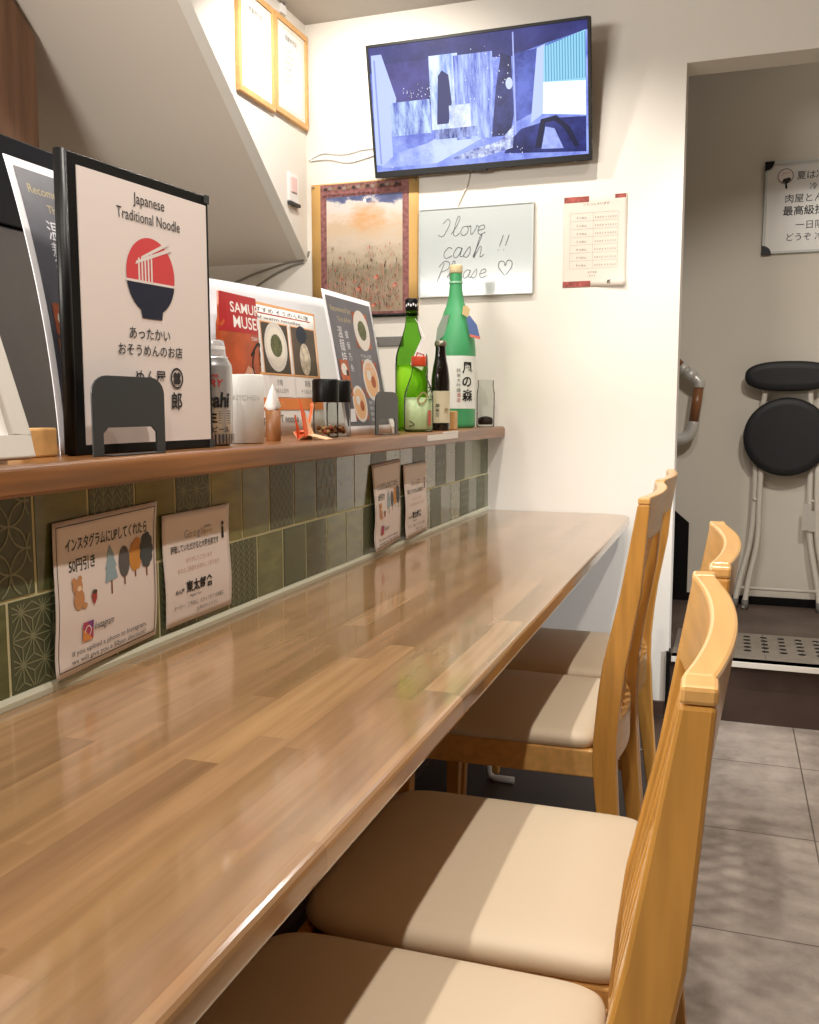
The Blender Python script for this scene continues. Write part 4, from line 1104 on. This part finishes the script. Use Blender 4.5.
def tagcard(t, name, pts, m, up=0, h=.0):
    mb = MB(); vs = [dv*p[0]+nv*h+Vector((0, 0, p[1])) for p in pts]; k = len(vs); b_ = nv*-.0015
    mb.add(vs+[v+b_ for v in vs], [list(range(k)), list(range(k, 2*k))[::-1]]+[(i, (i+1) % k, k+(i+1) % k, k+i) for i in range(k)], m); return mb.build(name, t)
tagcard(t, 'paper_tag', [(-.004, .186), (.030, .168), (.048, .240), (.036, .262), (.028, .258)], PAPER, h=.052)
a = Art(); a.stroke([(.008, .192), (.026, .186), (.034, .212), (.016, .218), (.008, .192)], .004, RDT, False); a.rect(.018, .197, .026, .208, RDT); a.build('tag_print', lambda u, v, h: dv*u+nv*(.0525+h)+Vector((0, 0, v)), t)
mb = MB(); mb.tube(spline([dv*.036+nv*.052+Vector((0, 0, .258)), dv*.025+nv*.03+Vector((0, 0, .29)), dv*.010+nv*.016+Vector((0, 0, .315))]), .0008, PAPER, 6); mb.build('tag_string', t)
# 2 tall frosted green bottle
bx, by = -.865, 2.985; R2 = .066
t = bottle((bx, by, ZS), 'tallest frosted green sake bottle with white label, at the far end of the shelf',
           [(R2-.008, 0), (R2-.001, .004)]+sm([(R2, .012), (R2, .20), (R2, .255), (R2-.007, .305), (.043, .365), (.029, .405), (.0215, .45), (.0195, .500), (.0195, .515)]), GRF2)
mb = MB(); mb.lathe([(.0205, .500), (.0215, .504), (.0215, .523), (.020, .526), (.0005, .526)], (0, 0, 0), mat('cap_cream', 'd8c69a', .4), 24, True, False); mb.build('cap', t)
mb = MB(); mb.lathe([(.0225, .468), (.0225, .474)], (0, 0, 0), mat('neck_ring', '9fd3ae', .2), 24, False, False); mb.build('neck_ring', t)
LB = mat('bottle_label', 'eef2ec', .5)
a = Art(); a.grid(-.105, .062, .105, .232, LB, 30, 2)
a.h = .0022
for k, q in enumerate('風の森'): a.text(q, .022, .180-.045*k, .040, INK, bold=.02)
for k, q in enumerate('純米大吟醸酒造'): a.text(q, .004, .180-.016*k, .014, RDT if k > 4 else INKG)
a.build('label', cyl(R2, aim(bx, by), 0), t)
nv = Vector((-bx, -by, 0)).normalized()
tagcard(t, 'paper_tag', [(.045, .300), (.078, .292), (.068, .330), (.045, .360), (.034, .352)], mat('tag_blue', '5a72a8', .5), h=.060)
tagcard(t, 'tag_edge', [(.047, .292), (.080, .284), (.078, .293), (.045, .301)], mat('tag_pink', 'd9786c', .5), h=.061)
tagcard(t, 'neck_tag', [(.020, .365), (.040, .355), (.046, .380), (.036, .392), (.024, .392)], mat('tag_tan', 'd3bb86', .5), h=.050)
tagcard(t, 'grey_tag', [(-.066, .270), (-.036, .300), (-.020, .365), (-.042, .360), (-.060, .320)], mat('tag_grey', '8c9c8c', .5), h=.045)
# 3 small clear bottle with red cap
bx, by = -.800, 2.405; R3 = .040
t = bottle((bx, by, ZS), 'small clear sake bottle with orange-red cap in front of the green one',
           [(R3-.005, 0), (R3-.001, .003)]+sm([(R3, .008), (R3, .07), (R3-.001, .098), (.030, .128), (.0215, .150), (.0185, .170), (.0185, .180)]), thin_glass('bottle_clear', 'e6f0dc', .05))
mb = MB(); mb.lathe([(.0005, .004), (R3-.006, .005), (R3-.003, .010), (R3-.003, .092), (.0005, .092)], (0, 0, 0), mat('liquid_pale', 'e6ecd6', .4), 28, False, False); mb.build('sake', t)
mb = MB(); mb.lathe([(.020, .176), (.0205, .178), (.0205, .200), (.0195, .202), (.0005, .202)], (0, 0, 0), mat('cap_red', 'cf4a28', .4), 24, True, False); mb.build('cap', t)
a = Art()
a.stroke([(-.004, .088), (.010, .105), (.022, .098), (.018, .082), (.004, .075), (-.004, .088)], .004, mat('leaf_tan', 'a99a64', .5)); a.text('大', .026, .108, .020, INK, bold=.02); a.text('山', .028, .085, .018, INK, bold=.02)
a.rect(.026, .018, .038, .058, mat('print_red', 'c26a58', .5)); a.stroke([(-.028, .014), (-.012, .020), (-.026, .030)], .003, DGRN)
a.build('print', cyl(R3+.0003, aim(bx, by), 0), t)
# 4 dark bottle
bx, by = -.786, 2.560; R4 = .0265
t = bottle((bx, by, ZS), 'slim dark brown bottle with cream label beside the small clear bottle',
           [(R4-.004, 0), (R4-.001, .002)]+sm([(R4, .008), (R4, .12), (R4-.001, .150), (.0215, .180), (.0165, .205), (.0145, .235), (.0145, .248)]), DRK)
mb = MB(); mb.lathe([(.0165, .238), (.0175, .241), (.0165, .252), (.013, .254), (.0005, .254)], (0, 0, 0), mat('cap_gold', '8a8474', .35, metal=.6), 20, True, False); mb.build('cap', t)
a = Art(); a.grid(-.024, .022, .036, .112, mat('label_cream', 'd9d2b4', .5), 12, 1); a.h = .0014; a.text('純', -.008, .066, .012, INK, 'c', bold=.02); a.text('米', -.008, .053, .012, INK, 'c', bold=.02); a.text('酒', -.008, .040, .012, INK, 'c', bold=.02); a.text('蔵', .018, .05, .016, GOLD, 'c')
a.build('label', cyl(R4+.0002, aim(bx, by), 0), t)
# 5 small glass jar at the end
t = thing('glass_jar', 'small clear glass jar with dark contents at the shelf end beside the tall bottle', 'jar', (-.800, 3.135, ZS))
mb = MB(); mb.lathe([(.028, 0), (.031, .004), (.031, .115), (.027, .135), (.027, .160)], (0, 0, 0), CLEAR, 28, True, False); mb.build('glass', t)
mb = MB(); mb.lathe([(.0005, .007), (.025, .0075), (.0265, .02), (.024, .030), (.010, .035), (.0005, .036)], (0, 0, 0), mat('jar_dark', '3a2a24', .6, noise=.5, nscale=90), 14, False, False); o = mb.build('contents', t); o['kind'] = 'stuff'
t = MB().box((-.802, 2.672, ZS), (-.776, 2.705, ZS+.055), PALEWOOD).build('wooden_tag', loc=(-.79, 2.69, ZS), bevel=.002)
tag(t, 'small pale wooden tag standing right of the slim dark bottle', 'tag')

# ------------------------------------------------------------------ flyers on the tiles
def flyer(label, y0, w, z0, h, style, curl, rot=0, group=None):
    t = thing('flyer', label, 'flyer', (XT+.0022, y0, z0), 0, group)
    def fn(u, v, hh):
        q = v/h
        x = curl*(.30*(1-u/w)*math.sin(q*PI) + .9*max(0, .25-q)**2*8*(1-u/w)) + .002*math.sin(q*PI*2)+.0021
        return Vector((x+hh, u+rot*(q-.5)*w*.1, v+.012*rot*(u/w)))
    sheet('sheet', w, h, fn, PAPERW, t, n=16)
    a = Art(); k = w/.218
    if style == 'tree':
        a.frame(.005*k, .006*k, w-.005*k, h-.006*k, .0012, INK)
        gk = mat('flyer_text', '33372f', .6)
        a.text('インスタグラムにUPしてくれたら', .022*k, .152*k, .0185*k, gk, width=.172*k, bold=.015); a.text('50円引き', .027*k, .126*k, .0185*k, gk, bold=.015, width=.052*k)
        tr = mat('tree_blue', '8fa7b0', .6); tg_ = mat('tree_grey', '5c5a58', .6); to = mat('tree_orange', 'c98a3c', .6); td = mat('tree_dark', '454b4d', .6); tk = mat('tree_trunk', '7d4a38', .6)
        def trunk(u, a0, b0): a.rect((u-.0016)*k, a0*k, (u+.0016)*k, b0*k, tk)
        trunk(.112, .082, .105); trunk(.141, .088, .11); trunk(.166, .094, .12); trunk(.193, .09, .115)
        a.poly([(q_[0]*k, q_[1]*k) for q_ in ((.098, .098), (.126, .101), (.121, .116), (.124, .117), (.118, .130), (.120, .131), (.110, .147), (.103, .131), (.105, .130), (.099, .116), (.102, .115))], tr)
        a.ell(.141*k, .119*k, .0125*k, .021*k, tg_, 20)
        a.ell(.164*k, .122*k, .0115*k, .020*k, to, 16); a.ell(.171*k, .133*k, .010*k, .014*k, to, 14); a.ell(.172*k, .113*k, .0075*k, .010*k, to, 12)
        for q_ in range(9): a.ell((.193+.010*math.cos(q_*.7))*k, (.126+.017*math.sin(q_*.7))*k, .0068*k, .0082*k, td, 10)
        a.ell(.193*k, .126*k, .012*k, .017*k, td, 12)
        bw = mat('bear_tan', 'c08a5c', .6)
        a.ell(.041*k, .106*k, .010*k, .0095*k, bw, 14); a.ell(.034*k, .114*k, .0042*k, .0042*k, bw, 10); a.ell(.046*k, .115*k, .0042*k, .0042*k, bw, 10); a.ell(.043*k, .090*k, .0105*k, .013*k, bw, 14); a.ell(.054*k, .080*k, .005*k, .004*k, bw, 8)
        a.ell(.044*k, .103*k, .0045*k, .0035*k, mat('bear_pale', 'e6c9a8', .6), 8)
        a.poly([(q_[0]*k, q_[1]*k) for q_ in ((.068, .092), (.079, .092), (.078, .083), (.073, .077), (.069, .083))], mat('berry_red', 'a03a32', .6)); a.ell(.074*k, .093*k, .0055*k, .0028*k, mat('berry_leaf', '4a4436', .6), 8)
        # rounded camera icon and wordmark
        i1 = mat('icon_pink', 'b0415f', .6); i2 = mat('icon_orange', 'd98a4a', .6); i3 = mat('icon_purple', '7e4480', .6)
        a.rect(.050*k, .034*k, .071*k, .058*k, i1); a.poly([(.050*k, .034*k), (.071*k, .034*k), (.050*k, .050*k)], i2); a.poly([(.071*k, .058*k), (.071*k, .046*k), (.058*k, .058*k)], i3)
        a.stroke([(.0605*k+.0058*k*math.cos(q_*PI/8), .046*k+.0065*k*math.sin(q_*PI/8)) for q_ in range(17)], .0016*k, PAPERW, False)
        a.text('Instagram', .074*k, .044*k, .014*k, INK, shear=.2, width=.040*k)
        a.text('If you upload a photo to Instagram,', .030*k, .021*k, .0088*k, INK, width=.160*k); a.text('we will give you a 50yen discount!', .028*k, .011*k, .0088*k, INK, width=.160*k)
    else:
        k = w/.198
        gg = [mat('goog_'+n, c, .6) for n, c in (('b', '8a93a8'), ('r', 'b58a80'), ('y', 'b3a478'))]
        u = .060*k
        for q_, ch_ in enumerate('Google'): a.text(ch_, u, .132*k, .018*k, gg[q_ % 3]); u += (.0125 if ch_ != 'l' else .005)*k
        a.text('review', .118*k, .142*k, .008*k, INKG); a.text('★★★★★', .115*k, .133*k, .008*k, GOLD, width=.028*k)
        a.ell(.176*k, .143*k, .004*k, .004*k, INK, 10); a.poly([(.172*k, .118*k), (.180*k, .118*k), (.179*k, .138*k), (.173*k, .138*k)], INK)
        a.text('評価していただけると大変光栄です', .020*k, .113*k, .0125*k, INK, width=.142*k, bold=.012)
        a.text('ありがとうございます', .060*k, .094*k, .008*k, mat('pink_text', 'c9a294', .6)); a.text('またのご来店をお待ちしております', .035*k, .080*k, .0085*k, MATS['pink_text'], width=.125*k)
        a.text('めん屋', .025*k, .048*k, .0085*k, INK, bold=.02); a.text('東太郎舎', .055*k, .048*k, .0190*k, INK, bold=.03, width=.080*k)
        a.text('Higashi Taro', .065*k, .038*k, .0065*k, INK); a.text('オーダー、ご予約は、スタッフまで お気軽に', .020*k, .024*k, .0085*k, INKG, width=.150*k); a.text('お声がけください', .085*k, .012*k, .0085*k, INKG)
    a.build('print', fn, t)
flyer('white flyer with coloured trees and a small bear, nearest of the flyers on the tiles', .950, .229, .7165, .200, 'tree', .020, .6, 'tree flyers on the tiles')
flyer('white review flyer with black shop lettering next to the nearest tree flyer', 1.198, .199, .7250, .175, 'rev', .004, 0, 'review flyers on the tiles')
flyer('white flyer with coloured trees far along the tiles, left of another review flyer', 2.066, .208, .7175, .209, 'tree', .034, .4, 'tree flyers on the tiles')
flyer('white review flyer farthest along the green tiles toward the wall', 2.296, .203, .7185, .195, 'rev', .022, 0, 'review flyers on the tiles')

# ------------------------------------------------------------------ light
def spot(loc, energy, size=2.3, blend=.6, rad=.03, col=(1, .86, .70), target=None):
    l = bpy.data.lights.new('downlight_or_fill', 'SPOT'); l.energy = energy; l.spot_size = size; l.spot_blend = blend; l.shadow_soft_size = rad; l.color = col
    o = bpy.data.objects.new('downlight_or_fill', l); COL.objects.link(o); o.location = loc
    d = Vector(target or (loc[0], loc[1], 0))-Vector(loc)
    o.rotation_euler = d.to_track_quat('-Z', 'Y').to_euler()
    return o
WC = (1, .935, .85)
for y, e in ((.35, 24), (1.5, 36), (2.6, 22)): spot((-.57, y, 2.42), e, 2.5, .5, .02, WC)
for y, e in ((-.5, 46), (.9, 46), (2.2, 28)): spot((-.015, y, 2.42), e, 2.5, .5, .02, WC)
spot((-1.1, 2.62, 2.40), 30, 2.7, .6, .03, WC, (-1.3, 3.1, 1.4))
spot((.45, 3.75, 2.88), 4, 2.4, .8, .05, (1, .88, .74))
spot((1.6, 1.7, 1.0), 130, .62, .9, .15, (.9, .95, 1), (-.55, 3.22, .34))  # low side spot added for daylight, brightens the wall under the table
spot((.5, 1.95, 2.42), 90, 1.15, .5, .04, WC, (.35, 4.0, .55))
def area(loc, target, sx, sy, energy, col):
    l = bpy.data.lights.new('kitchen_fill', 'AREA'); l.shape = 'RECTANGLE'; l.size = sx; l.size_y = sy; l.energy = energy; l.color = col
    o = bpy.data.objects.new('kitchen_fill', l); COL.objects.link(o); o.location = loc
    o.rotation_euler = (Vector(target)-Vector(loc)).to_track_quat('-Z', 'Y').to_euler(); return o
area((-2.0, -.4, 1.75), (-2.1, 2.4, 1.9), 1.4, .5, 75, (1, .95, .88))  # unseen area light added to brighten the stair underside
w = bpy.data.worlds.new('world'); S.world = w; w.use_nodes = True
w.node_tree.nodes['Background'].inputs[0].default_value = (1, .95, .88, 1); w.node_tree.nodes['Background'].inputs[1].default_value = .2

# ------------------------------------------------------------------ camera
cam = bpy.data.cameras.new('camera'); co = bpy.data.objects.new('camera', cam); COL.objects.link(co)
cam.sensor_fit = 'HORIZONTAL'; cam.sensor_width = 36; cam.lens = 36*930/819; cam.clip_start = .02
co.location = (0, 0, EYE); co.rotation_euler = (math.radians(90-6.3808), 0, math.radians(18.9605))
S.camera = co
S.view_settings.view_transform = 'Standard'; S.view_settings.look = 'None'; S.view_settings.gamma = 1; S.view_settings.use_curve_mapping = False
S.view_settings.exposure = 0.0
